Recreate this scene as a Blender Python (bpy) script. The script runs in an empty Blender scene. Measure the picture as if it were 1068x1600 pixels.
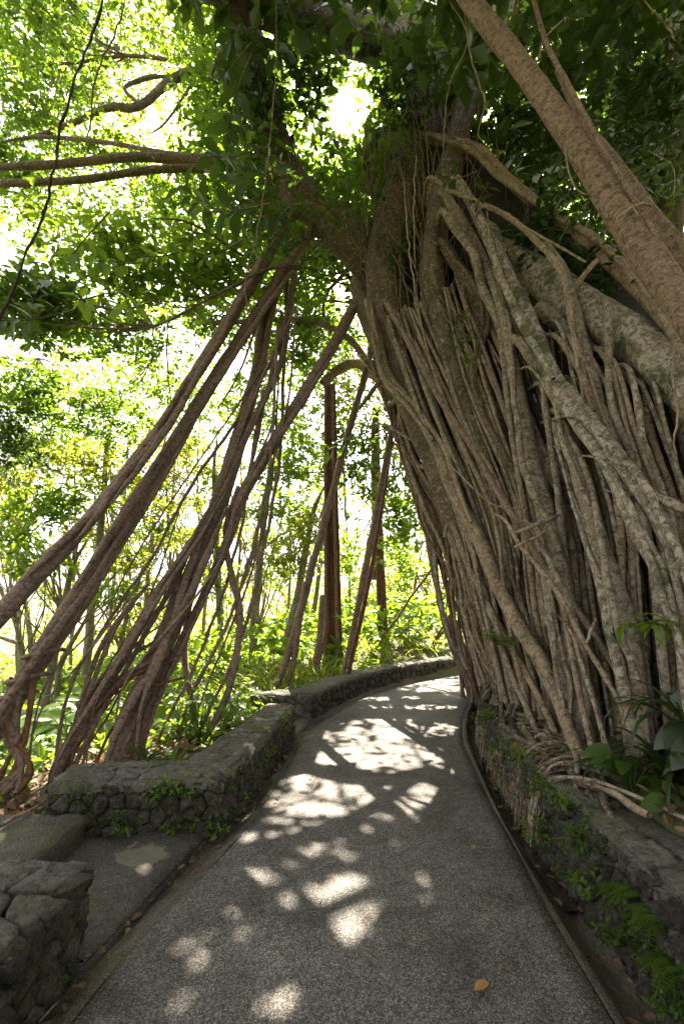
import bpy, math, random
import numpy as np
from mathutils import Vector, Matrix, Quaternion
R = math.radians
scene = bpy.context.scene
COL = scene.collection

# ------------------------------------------------------------------ camera
CAMZ, PITCH, F = 1.6, R(10.4), 711.0          # F in pixels of the 1068x1600 photograph
cam_d = bpy.data.cameras.new("camera"); cam = bpy.data.objects.new("camera", cam_d); COL.objects.link(cam)
cam_d.sensor_fit = 'VERTICAL'; cam_d.sensor_height = 36; cam_d.lens = 16.0
cam_d.clip_start = .02; cam_d.clip_end = 6000
cam.location = (0, 0, CAMZ); cam.rotation_euler = (R(90) + PITCH, 0, 0)
scene.camera = cam
CP, SP = math.cos(PITCH), math.sin(PITCH)

def ray(px, py):
    a, b = (px - 534) / F, (800 - py) / F
    return np.array([a, CP - b * SP, SP + b * CP])
def P(px, py, Y):
    d = ray(px, py); return np.array([0, 0, CAMZ]) + d * (Y / d[1])
def G(px, py, z=0.0):
    d = ray(px, py); return np.array([0, 0, CAMZ]) + d * ((z - CAMZ) / d[2])
def depth_of(p): return p[1] * CP + (p[2] - CAMZ) * SP

# ------------------------------------------------------------------ sky, sun, exposure
SUN = ray(545, 178); SUN = SUN / np.linalg.norm(SUN)
sun_el = math.asin(SUN[2]); sun_az = math.atan2(SUN[0], SUN[1])
w = bpy.data.worlds.new("World"); scene.world = w; w.use_nodes = True
nt = w.node_tree; nt.nodes.clear()
sky = nt.nodes.new('ShaderNodeTexSky'); sky.sky_type = 'NISHITA'; sky.sun_disc = False
sky.sun_elevation = sun_el; sky.sun_rotation = sun_az
sky.air_density = 1.0; sky.dust_density = 3.0; sky.ozone_density = 1.0
hs = nt.nodes.new('ShaderNodeHueSaturation'); hs.inputs['Saturation'].default_value = .25
bg = nt.nodes.new('ShaderNodeBackground'); bg.inputs['Strength'].default_value = .062
out = nt.nodes.new('ShaderNodeOutputWorld')
nt.links.new(sky.outputs[0], hs.inputs['Color']); wm_ = nt.nodes.new('ShaderNodeMix'); wm_.data_type = 'RGBA'; wm_.blend_type = 'MULTIPLY'; wm_.inputs[0].default_value = 1; wm_.inputs[7].default_value = (1.0, .965, .945, 1)
nt.links.new(hs.outputs[0], wm_.inputs[6]); nt.links.new(wm_.outputs[2], bg.inputs[0]); nt.links.new(bg.outputs[0], out.inputs[0])
sd = bpy.data.lights.new("sun_lamp", 'SUN'); sl = bpy.data.objects.new("sun_lamp", sd); COL.objects.link(sl)
sd.energy = 5.0; sd.angle = R(.4); sd.color = (1, .91, .78)
sl.rotation_euler = Vector(SUN).to_track_quat('Z', 'Y').to_euler(); sl.location = (0, 0, 30)
vs = scene.view_settings
vs.view_transform = 'Standard'; vs.look = 'None'; vs.gamma = 1; vs.use_curve_mapping = False
vs.exposure = 3.2
scene.render.engine = 'CYCLES'
cy = scene.cycles
cy.use_denoising = True; cy.max_bounces = 8; cy.diffuse_bounces = 5; cy.transmission_bounces = 5; cy.glossy_bounces = 3
cy.transparent_max_bounces = 4; cy.sample_clamp_indirect = 8; cy.caustics_reflective = False; cy.caustics_refractive = False

# ------------------------------------------------------------------ mesh helpers
def rs(seed): return np.random.RandomState(seed)
def new_mesh(name, V, Fc, mat=None, smooth=True, uv=None, attr=None):
    V = np.asarray(V, dtype=np.float32).reshape(-1, 3)
    me = bpy.data.meshes.new(name)
    if isinstance(Fc, (list, tuple)):
        groups = [np.asarray(f, dtype=np.int32) for f in Fc if len(f)]
    else: groups = [np.asarray(Fc, dtype=np.int32)]
    me.vertices.add(len(V)); me.vertices.foreach_set('co', V.ravel())
    idx = np.concatenate([g.ravel() for g in groups])
    tot = np.concatenate([np.full(len(g), g.shape[1], np.int32) for g in groups])
    st = np.concatenate([[0], np.cumsum(tot)[:-1]]).astype(np.int32)
    me.loops.add(len(idx)); me.loops.foreach_set('vertex_index', idx)
    me.polygons.add(len(tot)); me.polygons.foreach_set('loop_start', st); me.polygons.foreach_set('loop_total', tot)
    me.polygons.foreach_set('use_smooth', np.full(len(tot), smooth))
    if uv is not None:
        l = me.uv_layers.new(name='UVMap'); l.data.foreach_set('uv', np.asarray(uv, np.float32)[idx].ravel())
    if attr is not None:
        a = me.attributes.new('tint', 'FLOAT', 'POINT'); a.data.foreach_set('value', np.asarray(attr, np.float32))
    me.update(calc_edges=True)
    if mat: me.materials.append(mat)
    return me
def link(name, me, parent=None):
    o = bpy.data.objects.new(name, me); COL.objects.link(o)
    if parent is not None:
        o.parent = parent
        w_ = Vector(parent.location)
        if parent.parent is not None: w_ = w_ + Vector((0, 0, 0))
        o.matrix_parent_inverse = Matrix.Translation(-w_) if parent.type == 'EMPTY' else Matrix()
    return o
def part(name, V, Fc, mat, parent, **k): return link(name, new_mesh(name, V, Fc, mat, **k), parent)
def tag(o, label=None, cat=None, group=None, kind=None):
    if label: o['label'] = label
    if cat: o['category'] = cat
    if group: o['group'] = group
    if kind: o['kind'] = kind
    return o
def thing(name, label, cat, loc, group=None):
    o = bpy.data.objects.new(name, None); o.empty_display_size = .1; COL.objects.link(o); o.location = [float(c) for c in loc]
    return tag(o, label, cat, group, 'thing')
class Bag:                                     # gathers shapes that belong to ONE part
    def __init__(s): s.v = []; s.f = {}; s.n = 0; s.u = []; s.t = []
    def add(s, V, Fc, uv=None, t=None):
        V = np.asarray(V, float)
        for g in (Fc if isinstance(Fc, (list, tuple)) else [Fc]):
            g = np.asarray(g); s.f.setdefault(g.shape[1], []).append(g + s.n)
        s.v.append(V); s.n += len(V)
        s.u.append(np.zeros((len(V), 2)) if uv is None else uv)
        s.t.append(np.full(len(V), .5) if t is None else np.broadcast_to(t, (len(V),)))
    def put(s, name, mat, parent=None, smooth=True):
        if not s.n: return None
        return link(name, new_mesh(name, np.concatenate(s.v), [np.concatenate(g) for g in s.f.values()], mat, smooth,
                                   np.concatenate(s.u), np.concatenate(s.t)), parent)

def crom(C, n):
    C = np.asarray(C, float); m = len(C)
    C = np.vstack([2 * C[0] - C[1], C, 2 * C[-1] - C[-2]])
    t = np.linspace(0, m - 1 - 1e-9, n); i = t.astype(int); f = (t - i)[:, None]
    a, b, c, d = C[i], C[i + 1], C[i + 2], C[i + 3]
    return .5 * (2 * b + (c - a) * f + (2 * a - 5 * b + 4 * c - d) * f**2 + (3 * b - a - 3 * c + d) * f**3)
def fnoise(x, r, octs=4, f0=1.0):
    s = np.zeros_like(x)
    for k in range(octs): s += np.sin(x * f0 * 1.9**k * r.uniform(.8, 1.2) + r.uniform(0, 6.28)) / 1.5**k
    return s / 2
def tube(C, rad, sides=10, step=.14, wob=.12, rough=.08, flute=0.0, nfl=4, seed=0, twist=.6, cap=True):
    r = rs(seed); C = np.asarray(C, float); rad = np.asarray(rad, float)
    L = np.linalg.norm(np.diff(C, axis=0), axis=1).sum(); n = int(max(4, min(90, L / step)))
    Q = crom(np.hstack([C, rad[:, None]]), n); c = Q[:, :3].copy(); ra = np.maximum(Q[:, 3], .002)
    s = np.concatenate([[0], np.cumsum(np.linalg.norm(np.diff(c, axis=0), axis=1))])
    env = np.sin(np.linspace(0, math.pi, n))**.5
    for k in range(3): c[:, k] += wob * ra * env * fnoise(s / (ra.mean() * 6 + .02), r, 3)
    T = np.gradient(c, axis=0); T /= np.linalg.norm(T, axis=1)[:, None]
    N = np.zeros_like(c); a = np.array([0, 1, .2]); a = a - T[0] * a.dot(T[0]); N[0] = a / (np.linalg.norm(a) + 1e-9)
    for i in range(1, n):
        a = N[i - 1] - T[i] * N[i - 1].dot(T[i]); N[i] = a / (np.linalg.norm(a) + 1e-9)
    B = np.cross(T, N)
    th = np.linspace(0, 2 * math.pi, sides + 1)
    rr = ra * (1 + rough * fnoise(s / (ra.mean() * 2.5 + .02), r, 4))
    RR = np.repeat(rr[:, None], sides + 1, 1)
    if flute:
        ph = r.uniform(0, 6.28, 3); S = s[:, None]
        RR *= 1 + flute * (np.sin(nfl * th[None] + ph[0] + twist * S) * .6 + np.sin((nfl * 2 - 1) * th[None] + ph[1] - twist * 1.3 * S) * .4)
    jit = 1 + rough * .35 * r.randn(n, sides + 1); jit[:, -1] = jit[:, 0]; RR[:, -1] = RR[:, 0]; RR *= jit
    V = c[:, None] + RR[..., None] * (np.cos(th)[None, :, None] * N[:, None] + np.sin(th)[None, :, None] * B[:, None])
    U = np.stack([np.broadcast_to(th[None] * ra.mean(), RR.shape), np.broadcast_to(s[:, None], RR.shape)], -1)
    k = sides + 1; i = np.arange(n - 1)[:, None] * k + np.arange(sides)[None]
    Q4 = np.stack([i, i + 1, i + k + 1, i + k], -1).reshape(-1, 4)
    V = V.reshape(-1, 3); U = U.reshape(-1, 2)
    return V, Q4, U

# ------------------------------------------------------------------ materials
def mat(name):
    m = bpy.data.materials.new(name); m.use_nodes = True; t = m.node_tree
    b = t.nodes['Principled BSDF']; return m, t, b, t.nodes['Material Output']
def nd(t, typ, **k):
    n = t.nodes.new(typ)
    for a, v in k.items():
        if a.startswith('_'): n.inputs[int(a[1:])].default_value = v
        else:
            try: setattr(n, a, v)
            except Exception: n.inputs[a].default_value = v
    return n
def noise(t, co, scale, detail=5, rough=.6, dist=0):
    n = nd(t, 'ShaderNodeTexNoise'); n.inputs['Scale'].default_value = scale; n.inputs['Detail'].default_value = detail
    n.inputs['Roughness'].default_value = rough; n.inputs['Distortion'].default_value = dist
    if co is not None: t.links.new(co, n.inputs['Vector'])
    return n.outputs[0]
def mapp(t, co, sc):
    n = nd(t, 'ShaderNodeMapping'); n.inputs['Scale'].default_value = sc; t.links.new(co, n.inputs[0]); return n.outputs[0]
def ramp(t, v, stops):
    n = nd(t, 'ShaderNodeValToRGB'); e = n.color_ramp.elements
    while len(e) < len(stops): e.new(.5)
    for x, (p, c) in zip(e, stops): x.position = p; x.color = (c, c, c, 1) if isinstance(c, (int, float)) else (*c, 1)
    t.links.new(v, n.inputs[0]); return n.outputs[0]
def mix(t, f, a, b, mode='MIX'):
    n = nd(t, 'ShaderNodeMix', data_type='RGBA', blend_type=mode)
    for s, x in ((0, f), (6, a), (7, b)):
        if isinstance(x, (int, float)): n.inputs[s].default_value = x
        elif isinstance(x, tuple): n.inputs[s].default_value = (*x, 1)
        else: t.links.new(x, n.inputs[s])
    return n.outputs[2]
def math_(t, op, a, b=0.0):
    n = nd(t, 'ShaderNodeMath', operation=op)
    for s, x in ((0, a), (1, b)):
        if isinstance(x, (int, float)): n.inputs[s].default_value = x
        else: t.links.new(x, n.inputs[s])
    return n.outputs[0]
def bump(t, b, h, strength=.5, dist=.02):
    n = nd(t, 'ShaderNodeBump'); n.inputs['Strength'].default_value = strength; n.inputs['Distance'].default_value = dist
    t.links.new(h, n.inputs['Height']); t.links.new(n.outputs[0], b.inputs['Normal'])

def bark(name, c1, c2, lichen=(.44, .40, .31), lich=.0, moss=0.0, ring=.5, fib=.0, dark=.0):
    m, t, b, o = mat(name)
    tc = nd(t, 'ShaderNodeTexCoord'); ob = tc.outputs['Object']; uv = tc.outputs['UV']
    n1 = noise(t, ob, 3.2, 6); n2 = noise(t, ob, 22, 6, .65)
    col = mix(t, ramp(t, n1, [(.3, 0.), (.7, 1.)]), c1, c2)
    rg = noise(t, mapp(t, uv, (15, 115, 1)), 1.0, 4, .6, .3)
    rgm = ramp(t, rg, [(.42, 0.), (.66, 1.)])
    col = mix(t, math_(t, 'MULTIPLY', rgm, .55 * ring), col, tuple(min(1, x * 2.1 + .02) for x in c2))
    fb = noise(t, mapp(t, uv, (70, 4, 1)), 1.0, 4, .6, .2)
    if fib:
        col = mix(t, math_(t, 'MULTIPLY', ramp(t, fb, [(.38, 1.), (.58, 0.)]), .75 * fib), col, tuple(x * .28 for x in c1))
    col = mix(t, math_(t, 'MULTIPLY', ramp(t, n2, [(.36, 1.), (.54, 0.)]), .75), col, tuple(x * .3 for x in c1))  # low relief darkened, crevice shade put into the bark colour
    if lich:
        ln = noise(t, ob, 15, 9, .75, .5)
        lm = ramp(t, ln, [(.62 - .13 * lich, 0.), (.68 - .13 * lich, 1.)])
        lm2 = ramp(t, noise(t, ob, 55, 4, .7), [(.55, 0.), (.62, 1.)])
        col = mix(t, math_(t, 'MULTIPLY', lm2, .5), col, lichen)
        col = mix(t, math_(t, 'MULTIPLY', lm, .85), col, mix(t, n2, lichen, tuple(x * .6 for x in lichen)))
    if moss:
        mm = ramp(t, noise(t, ob, 2.6, 7, .7), [(.62 - .2 * moss, 0.), (.72 - .2 * moss, 1.)])
        col = mix(t, math_(t, 'MULTIPLY', mm, .85), col, mix(t, n2, (.03, .035, .012), (.075, .085, .025)))
    t.links.new(col, b.inputs['Base Color']); b.inputs['Roughness'].default_value = .82; b.inputs['Specular IOR Level'].default_value = .25
    h = math_(t, 'ADD', math_(t, 'MULTIPLY', rg, .5 * ring), math_(t, 'ADD', math_(t, 'MULTIPLY', fb, .9 * fib), math_(t, 'MULTIPLY', n2, .7)))
    bump(t, b, math_(t, 'ADD', h, math_(t, 'MULTIPLY', n1, 1.5)), .9, .035)
    return m
M = {}
M['bark_grey'] = bark('bark_grey', (.115, .08, .053), (.315, .235, .16), lich=.85, moss=.18, ring=.25, fib=.15)  # first tone darkened to paint shade into recesses
M['bark_lichen'] = bark('bark_lichen', (.115, .083, .053), (.27, .205, .14), lichen=(.52, .47, .37), lich=1.0, moss=.5, ring=.2)
M['bark_tan'] = bark('bark_tan', (.15, .102, .06), (.38, .275, .17), lich=.5, moss=.1, ring=.3, fib=.2)
M['bark_brown'] = bark('bark_brown', (.13, .084, .058), (.235, .158, .11), lichen=(.38, .32, .25), lich=.25, ring=.9, fib=.35)
M['bark_red'] = bark('bark_red', (.13, .08, .05), (.22, .145, .095), lichen=(.40, .34, .26), lich=.1, ring=1.0)
M['bark_rust'] = bark('bark_rust', (.17, .075, .038), (.30, .145, .075), ring=.1, fib=1.0)
M['bark_trunk'] = bark('bark_trunk', (.075, .05, .03), (.20, .142, .085), lich=.4, moss=.4, ring=.2, fib=.5)
M['bark_dark'] = bark('bark_dark', (.03, .022, .015), (.06, .044, .03), moss=.1, ring=.1, fib=.6)  # shade behind the roots put into the colour; also dark stems
M['bark_far'] = bark('bark_far', (.13, .10, .06), (.24, .20, .13), lichen=(.42, .42, .30), lich=.5, moss=.35, ring=.4)

def leafmat(name, a, b_, tr, trf=.45, rough=.38, spec=.5):
    m, t, b, o = mat(name)
    at = nd(t, 'ShaderNodeAttribute', attribute_name='tint').outputs['Fac']
    oi = nd(t, 'ShaderNodeObjectInfo').outputs['Random']
    f = math_(t, 'FRACT', math_(t, 'ADD', at, oi))
    f = math_(t, 'ABSOLUTE', math_(t, 'SUBTRACT', math_(t, 'MULTIPLY', f, 2.0), 1.0))
    col = mix(t, f, a, b_)
    t.links.new(col, b.inputs['Base Color']); b.inputs['Roughness'].default_value = rough; b.inputs['Specular IOR Level'].default_value = spec
    tl = nd(t, 'ShaderNodeBsdfTranslucent'); t.links.new(mix(t, f, tr, tuple(x * .62 for x in tr)), tl.inputs['Color'])
    ms = nd(t, 'ShaderNodeMixShader'); ms.inputs[0].default_value = trf
    t.links.new(b.outputs[0], ms.inputs[1]); t.links.new(tl.outputs[0], ms.inputs[2]); t.links.new(ms.outputs[0], o.inputs[0])
    return m
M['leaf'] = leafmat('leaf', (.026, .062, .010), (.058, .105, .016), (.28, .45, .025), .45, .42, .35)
M['leaf_dark'] = leafmat('leaf_dark', (.016, .038, .010), (.036, .068, .016), (.13, .22, .02), .35, .36, .35)  # darker leaf copy, crown shade put into its colour; also dark-leaved plants
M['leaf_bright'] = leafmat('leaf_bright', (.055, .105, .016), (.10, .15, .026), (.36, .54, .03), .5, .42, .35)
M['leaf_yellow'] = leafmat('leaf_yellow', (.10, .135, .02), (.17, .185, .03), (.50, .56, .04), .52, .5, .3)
M['leaf_grey'] = leafmat('leaf_grey', (.06, .08, .045), (.10, .12, .07), (.16, .2, .06), .25, .42)
M['litter'] = leafmat('litter', (.10, .058, .03), (.20, .12, .06), (.2, .11, .04), .2, .6, .3)
M['leaf_orange'] = leafmat('leaf_orange', (.38, .19, .04), (.46, .25, .06), (.4, .2, .03), .2, .5)

def ground_mat(name, cols, scale=6, moss=None, b=.6):
    m, t, bs, o = mat(name); ob = nd(t, 'ShaderNodeTexCoord').outputs['Object']
    n = noise(t, ob, scale, 8, .7); n2 = noise(t, ob, scale * 9, 5, .7)
    col = mix(t, ramp(t, n, [(.3, 0.), (.7, 1.)]), cols[0], cols[1])
    col = mix(t, math_(t, 'MULTIPLY', ramp(t, n2, [(.4, 1.), (.6, 0.)]), .5), col, tuple(x * .4 for x in cols[0]))
    if moss: col = mix(t, ramp(t, noise(t, ob, scale * .35, 6, .7), [(.45, 0.), (.6, 1.)]), col, moss)
    t.links.new(col, bs.inputs['Base Color']); bs.inputs['Roughness'].default_value = .9
    bump(t, bs, math_(t, 'ADD', n, n2), b, .04); return m
M['soil'] = ground_mat('soil', ((.06, .04, .025), (.12, .085, .05)), 5, (.07, .085, .02))
M['ground_green'] = ground_mat('ground_green', ((.06, .07, .02), (.13, .15, .035)), 2, (.09, .075, .04))
M['hill'] = ground_mat('hill', ((.05, .075, .03), (.09, .12, .05)), .05)

def concrete(name, c1, c2, speck=.6, moss=.0, mosscol=(.06, .065, .02), rough=.85, stain=None, fine=125, blot=.0):
    m, t, b, o = mat(name); ob = nd(t, 'ShaderNodeTexCoord').outputs['Object']
    v = nd(t, 'ShaderNodeTexVoronoi'); v.inputs['Scale'].default_value = fine; t.links.new(ob, v.inputs[0])
    v2 = nd(t, 'ShaderNodeTexVoronoi'); v2.inputs['Scale'].default_value = 190; t.links.new(ob, v2.inputs[0])
    sp = nd(t, 'ShaderNodeSeparateColor'); t.links.new(v.outputs['Color'], sp.inputs[0])
    n = noise(t, ob, 1.6, 8, .65); n2 = noise(t, ob, 14, 6, .65)
    col = mix(t, ramp(t, n, [(.3, 0.), (.7, 1.)]), c1, c2)
    g = ramp(t, sp.outputs[0], [(0., .3), (.45, .8), (.8, 1.1), (1., 1.7)])
    col = mix(t, speck, col, mix(t, 1.0, col, g, 'MULTIPLY'))
    edge = ramp(t, v.outputs['Distance'], [(.25, 1.), (.7, .35)])
    col = mix(t, speck * .8, col, mix(t, 1.0, col, edge, 'MULTIPLY'))
    col = mix(t, .55, col, mix(t, 1.0, col, ramp(t, n2, [(.25, .55), (.75, 1.35)]), 'MULTIPLY'))
    if blot:
        bl = ramp(t, noise(t, ob, .9, 7, .68, .6), [(.36, .45), (.5, 1.), (.66, 1.22)]); col = mix(t, blot, col, mix(t, 1.0, col, bl, 'MULTIPLY'))
        sp2 = ramp(t, noise(t, ob, 30, 3, .6), [(.66, 0.), (.72, 1.)]); col = mix(t, math_(t, 'MULTIPLY', sp2, .45), col, tuple(x * .3 for x in c1))
    if moss:
        mm = ramp(t, noise(t, ob, 3.1, 8, .72), [(.60 - .2 * moss, 0.), (.74 - .2 * moss, 1.)])
        col = mix(t, math_(t, 'MULTIPLY', mm, .75), col, mix(t, n2, mosscol, tuple(x * 1.9 for x in mosscol)))
    if stain:
        for (cx, cy_, rx, ry, scol) in stain:
            mpn = nd(t, 'ShaderNodeMapping'); mpn.vector_type = 'TEXTURE'; mpn.inputs['Location'].default_value = (cx, cy_, 0); mpn.inputs['Scale'].default_value = (rx, ry, 1)
            ad = nd(t, 'ShaderNodeVectorMath', operation='ADD'); sc_ = nd(t, 'ShaderNodeVectorMath', operation='SCALE'); sc_.inputs['Scale'].default_value = .16
            nn = nd(t, 'ShaderNodeTexNoise'); nn.inputs['Scale'].default_value = 12; t.links.new(ob, nn.inputs['Vector'])
            t.links.new(nn.outputs['Color'], sc_.inputs[0]); t.links.new(ob, ad.inputs[0]); t.links.new(sc_.outputs[0], ad.inputs[1])
            t.links.new(ad.outputs[0], mpn.inputs[0])
            sx = nd(t, 'ShaderNodeSeparateXYZ'); t.links.new(mpn.outputs[0], sx.inputs[0])
            d = math_(t, 'ADD', math_(t, 'POWER', math_(t, 'ABSOLUTE', sx.outputs[0]), 2.0), math_(t, 'POWER', math_(t, 'ABSOLUTE', sx.outputs[1]), 2.0))
            col = mix(t, ramp(t, d, [(.75, .85), (1.0, 0.)]), col, mix(t, n2, tuple(x * .7 for x in scol), scol))
    t.links.new(col, b.inputs['Base Color']); b.inputs['Roughness'].default_value = rough; b.inputs['Specular IOR Level'].default_value = .3
    h = math_(t, 'ADD', math_(t, 'MULTIPLY', v.outputs['Distance'], -.5 * speck), math_(t, 'ADD', math_(t, 'MULTIPLY', v2.outputs['Distance'], -.25 * speck), n2))
    bump(t, b, math_(t, 'ADD', h, math_(t, 'MULTIPLY', n2, blot * 1.2)) if blot and moss else h, .7, .014 + .014 * (blot > 0 and moss > 0)); return m
M['path'] = concrete('path', (.155, .14, .122), (.255, .23, .20), .95, fine=150, blot=.8)
M['gutter'] = concrete('gutter', (.10, .088, .066), (.19, .16, .12), .6, .45, blot=.9)
M['gutter_wet'] = concrete('gutter_wet', (.075, .06, .048), (.13, .10, .078), .5, .2, rough=.4, blot=.9)
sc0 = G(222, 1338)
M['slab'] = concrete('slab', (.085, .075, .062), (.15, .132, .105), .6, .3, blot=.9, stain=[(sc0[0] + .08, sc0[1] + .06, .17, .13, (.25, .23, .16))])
M['coping'] = concrete('coping', (.09, .08, .062), (.17, .15, .118), .6, .5, blot=.9)
M['mortar'] = concrete('mortar', (.06, .053, .04), (.10, .088, .065), .3, .6)

def stonemat(name, c1, c2, moss, mosscol=(.055, .065, .016)):
    m, t, b, o = mat(name); ob = nd(t, 'ShaderNodeTexCoord').outputs['Object']
    oi = nd(t, 'ShaderNodeObjectInfo').outputs['Random']
    n = noise(t, ob, 11, 8, .7); n2 = noise(t, ob, 60, 5, .7)
    col = mix(t, oi, c1, c2)
    col = mix(t, .8, col, mix(t, 1., col, ramp(t, n, [(.32, .22), (.68, 2.1)]), 'MULTIPLY'))
    mm = ramp(t, noise(t, ob, 4.5, 8, .75), [(.64 - .25 * moss, 0.), (.76 - .25 * moss, 1.)])
    col = mix(t, math_(t, 'MULTIPLY', mm, .85), col, mix(t, n2, mosscol, tuple(x * 2.4 for x in mosscol)))
    lm = ramp(t, noise(t, ob, 24, 6, .7), [(.62, 0.), (.66, 1.)])
    col = mix(t, math_(t, 'MULTIPLY', lm, .6), col, (.30, .28, .22)); col = mix(t, math_(t, 'MULTIPLY', ramp(t, noise(t, ob, 35, 6, .75), [(.42, 1.), (.5, 0.)]), .6), col, tuple(x * .3 for x in c1))
    t.links.new(col, b.inputs['Base Color']); b.inputs['Roughness'].default_value = .88; b.inputs['Specular IOR Level'].default_value = .3
    bump(t, b, math_(t, 'ADD', n, math_(t, 'MULTIPLY', n2, .5)), 1.0, .05); return m
M['stone'] = stonemat('stone', (.07, .062, .05), (.16, .145, .118), .35)
M['stone_moss'] = stonemat('stone_moss', (.042, .037, .029), (.10, .087, .066), .6, (.038, .042, .012))
M['stone_top'] = stonemat('stone_top', (.10, .088, .068), (.15, .132, .103), .5)
m, t, b, o = mat('water'); b.inputs['Base Color'].default_value = (.03, .026, .02, 1); b.inputs['Roughness'].default_value = .06
b.inputs['Specular IOR Level'].default_value = .7
bump(t, b, noise(t, nd(t, 'ShaderNodeTexCoord').outputs['Object'], 9, 2), .15, .01); M['water'] = m

# ------------------------------------------------------------------ path, gutters, ground
LE = np.array([(-1.25, -4), (-1.12, 0), (-1.03, 2.05), (-.75, 3.17), (-.61, 3.86), (-.53, 4.7), (-.43, 5.5), (-.17, 6.4), (.24, 7.4), (.9, 8.35), (1.95, 9.35), (3.4, 10.3), (6.5, 11.6), (12, 13)])
RE = np.array([(1.0, -4), (1.02, 0), (1.035, 2.05), (1.11, 3.31), (1.17, 4.0), (1.26, 4.75), (1.38, 5.55), (1.62, 6.4), (1.92, 7.2), (2.3, 7.9), (2.95, 8.6), (4.0, 9.3), (7, 10.4), (12.5, 11.6)])
LO = np.array([(-1.42, -4), (-1.32, 0), (-1.26, 2.05), (-.96, 3.22), (-.79, 3.86), (-.67, 4.7), (-.55, 5.6), (-.30, 6.5), (.12, 7.52), (.8, 8.5), (1.87, 9.5), (3.35, 10.47), (6.45, 11.8), (12, 13.2)])
RO = np.array([(1.34, -4), (1.33, 0), (1.31, 2.05), (1.30, 3.31), (1.33, 4.0), (1.42, 4.75), (1.54, 5.5), (1.79, 6.33), (2.09, 7.1), (2.46, 7.75), (3.1, 8.42), (4.1, 9.1), (7.05, 10.2), (12.5, 11.4)])
NST = 130
LEc, REc, LOc, ROc = (crom(a, NST) for a in (LE, RE, LO, RO))
def sheet(rows, mat_, name, parent=None, kind='structure', rough=.0, seed=1):
    rows = [np.asarray(r_) for r_ in rows]; n = len(rows[0]); k = len(rows)
    V = np.stack(rows, 1).reshape(-1, 3).copy(); V[:, 2] += rough * rs(seed).randn(len(V))
    i = np.arange(n - 1)[:, None] * k + np.arange(k - 1)[None]
    Fc = np.stack([i, i + 1, i + k + 1, i + k], -1).reshape(-1, 4)
    o = part(name, V, Fc, mat_, parent)
    if kind and parent is None: o['kind'] = kind
    return o
def at_(A, B, f, z):
    q = A + (B - A) * f; zz = np.broadcast_to(z, (len(q),)); return np.column_stack([q, zz])
zl = .02 * np.sin(np.linspace(0, 9, NST))
pr = []
for f in np.linspace(0.002, .998, 22): pr.append(at_(LEc, REc, f, .012 * (1 - (2 * f - 1)**2) - .004 * 0))
pr = [at_(LEc, REc, .002, -.04)] + pr + [at_(LEc, REc, .998, -.04)]
sheet(pr, M['path'], 'path', rough=.0012)
def channel(A, B, name, mat_, deep, lip=.0, seed=3):
    rows = []; r = rs(seed)
    for f in np.linspace(0, 1, 13):
        z = -deep * math.sin(math.pi * min(1, max(0, (f - .12) / .76)))**.8 + lip * max(0, 1 - abs(f - .06) / .08) - .004
        rows.append(at_(A, B, f, z) + np.column_stack([np.zeros((NST, 2)), .006 * fnoise(np.linspace(0, 40, NST), r, 4)]))
    return sheet(rows, mat_, name, rough=.0015, seed=seed)
channel(LEc + [-.003, 0], LOc + [-.16, 0], 'gutter_left', M['gutter'], .055)
channel(REc + [.003, 0], ROc + [.10, 0], 'gutter_right', M['gutter_wet'], .085, .006)
# wet bottom of the right gutter
wi = [i for i in range(NST) if 2.75 < REc[i, 1] < 5.2]
a, bq = REc[wi] + [.012, 0], ROc[wi] + [.10, 0]
rr = rs(8); ww = .16 + .05 * fnoise(np.linspace(0, 14, len(wi)), rr, 3)
wv = np.stack([np.column_stack([a + (bq - a) * (.5 - ww)[:, None], np.full(len(wi), -.066)]), np.column_stack([a + (bq - a) * (.5 + ww)[:, None], np.full(len(wi), -.066)])], 1).reshape(-1, 3)
ii = np.arange(len(wi) - 1)[:, None] * 2
tag(part('water', wv, np.hstack([ii, ii + 1, ii + 3, ii + 2]), M['water'], None), kind='structure')
# mossy raised rim where the road bends
ki = [i for i in range(NST) if 3.0 < REc[i, 1] < 8.4]
kr = .005 + .026 * np.clip((REc[ki][:, 1] - 3.4) / 2.0, 0, 1); kc = np.column_stack([REc[ki] + [.02, 0], np.full(len(ki), -.004)])
V, Fc, U = tube(kc, kr, 9, .09, .1, .16, seed=5); tag(part('kerb', V, Fc, M['gutter'], None), kind='structure')

def xo(A, y): return np.interp(y, A[:, 1], A[:, 0])
def hgt(x, y):
    x = np.asarray(x, float); y = np.asarray(y, float)
    L = xo(LO, y); Rr = xo(RO, y); dl = np.maximum(0, L - x); dr = np.maximum(0, x - Rr)
    hl = .10 * np.clip(dl / .5, 0, 1) - .24 * np.maximum(0, -x - 1.6) + .10 * np.clip(y - 7.5, 0, 6) * np.clip((x + 1.2) / 2, 0, 1) * np.clip(dl / 1.5, 0, 1) + .05 * np.sin(x * 1.7) * np.sin(y * 1.3 + 1) * np.clip(dl, 0, 1)
    hl = np.maximum(hl, -5 - .004 * np.abs(y))
    hr = (.40 + .16 * np.minimum(dr, 6) + .05 * np.sin(x * 2.3 + y) * np.clip(dr - .5, 0, 1)) * np.clip((dr - .28) / .06, 0, 1) - .15 * (dr < .3)
    h = np.where(dl > 0, hl - .16 * np.clip(1 - dl / .3, 0, 1), np.where(dr > 0, hr, -.16))
    pad = (x > -2.9) & (x < -.7) & (y > 2.3) & (y < 3.5)
    return np.where(pad, np.minimum(h, -.06), h)
gx = np.unique(np.concatenate([np.linspace(-7, 7, 113), np.linspace(-7, -40, 40), np.linspace(7, 40, 20), [-80, -160, -400, -1500, 80, 160, 400, 1500]]))
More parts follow.
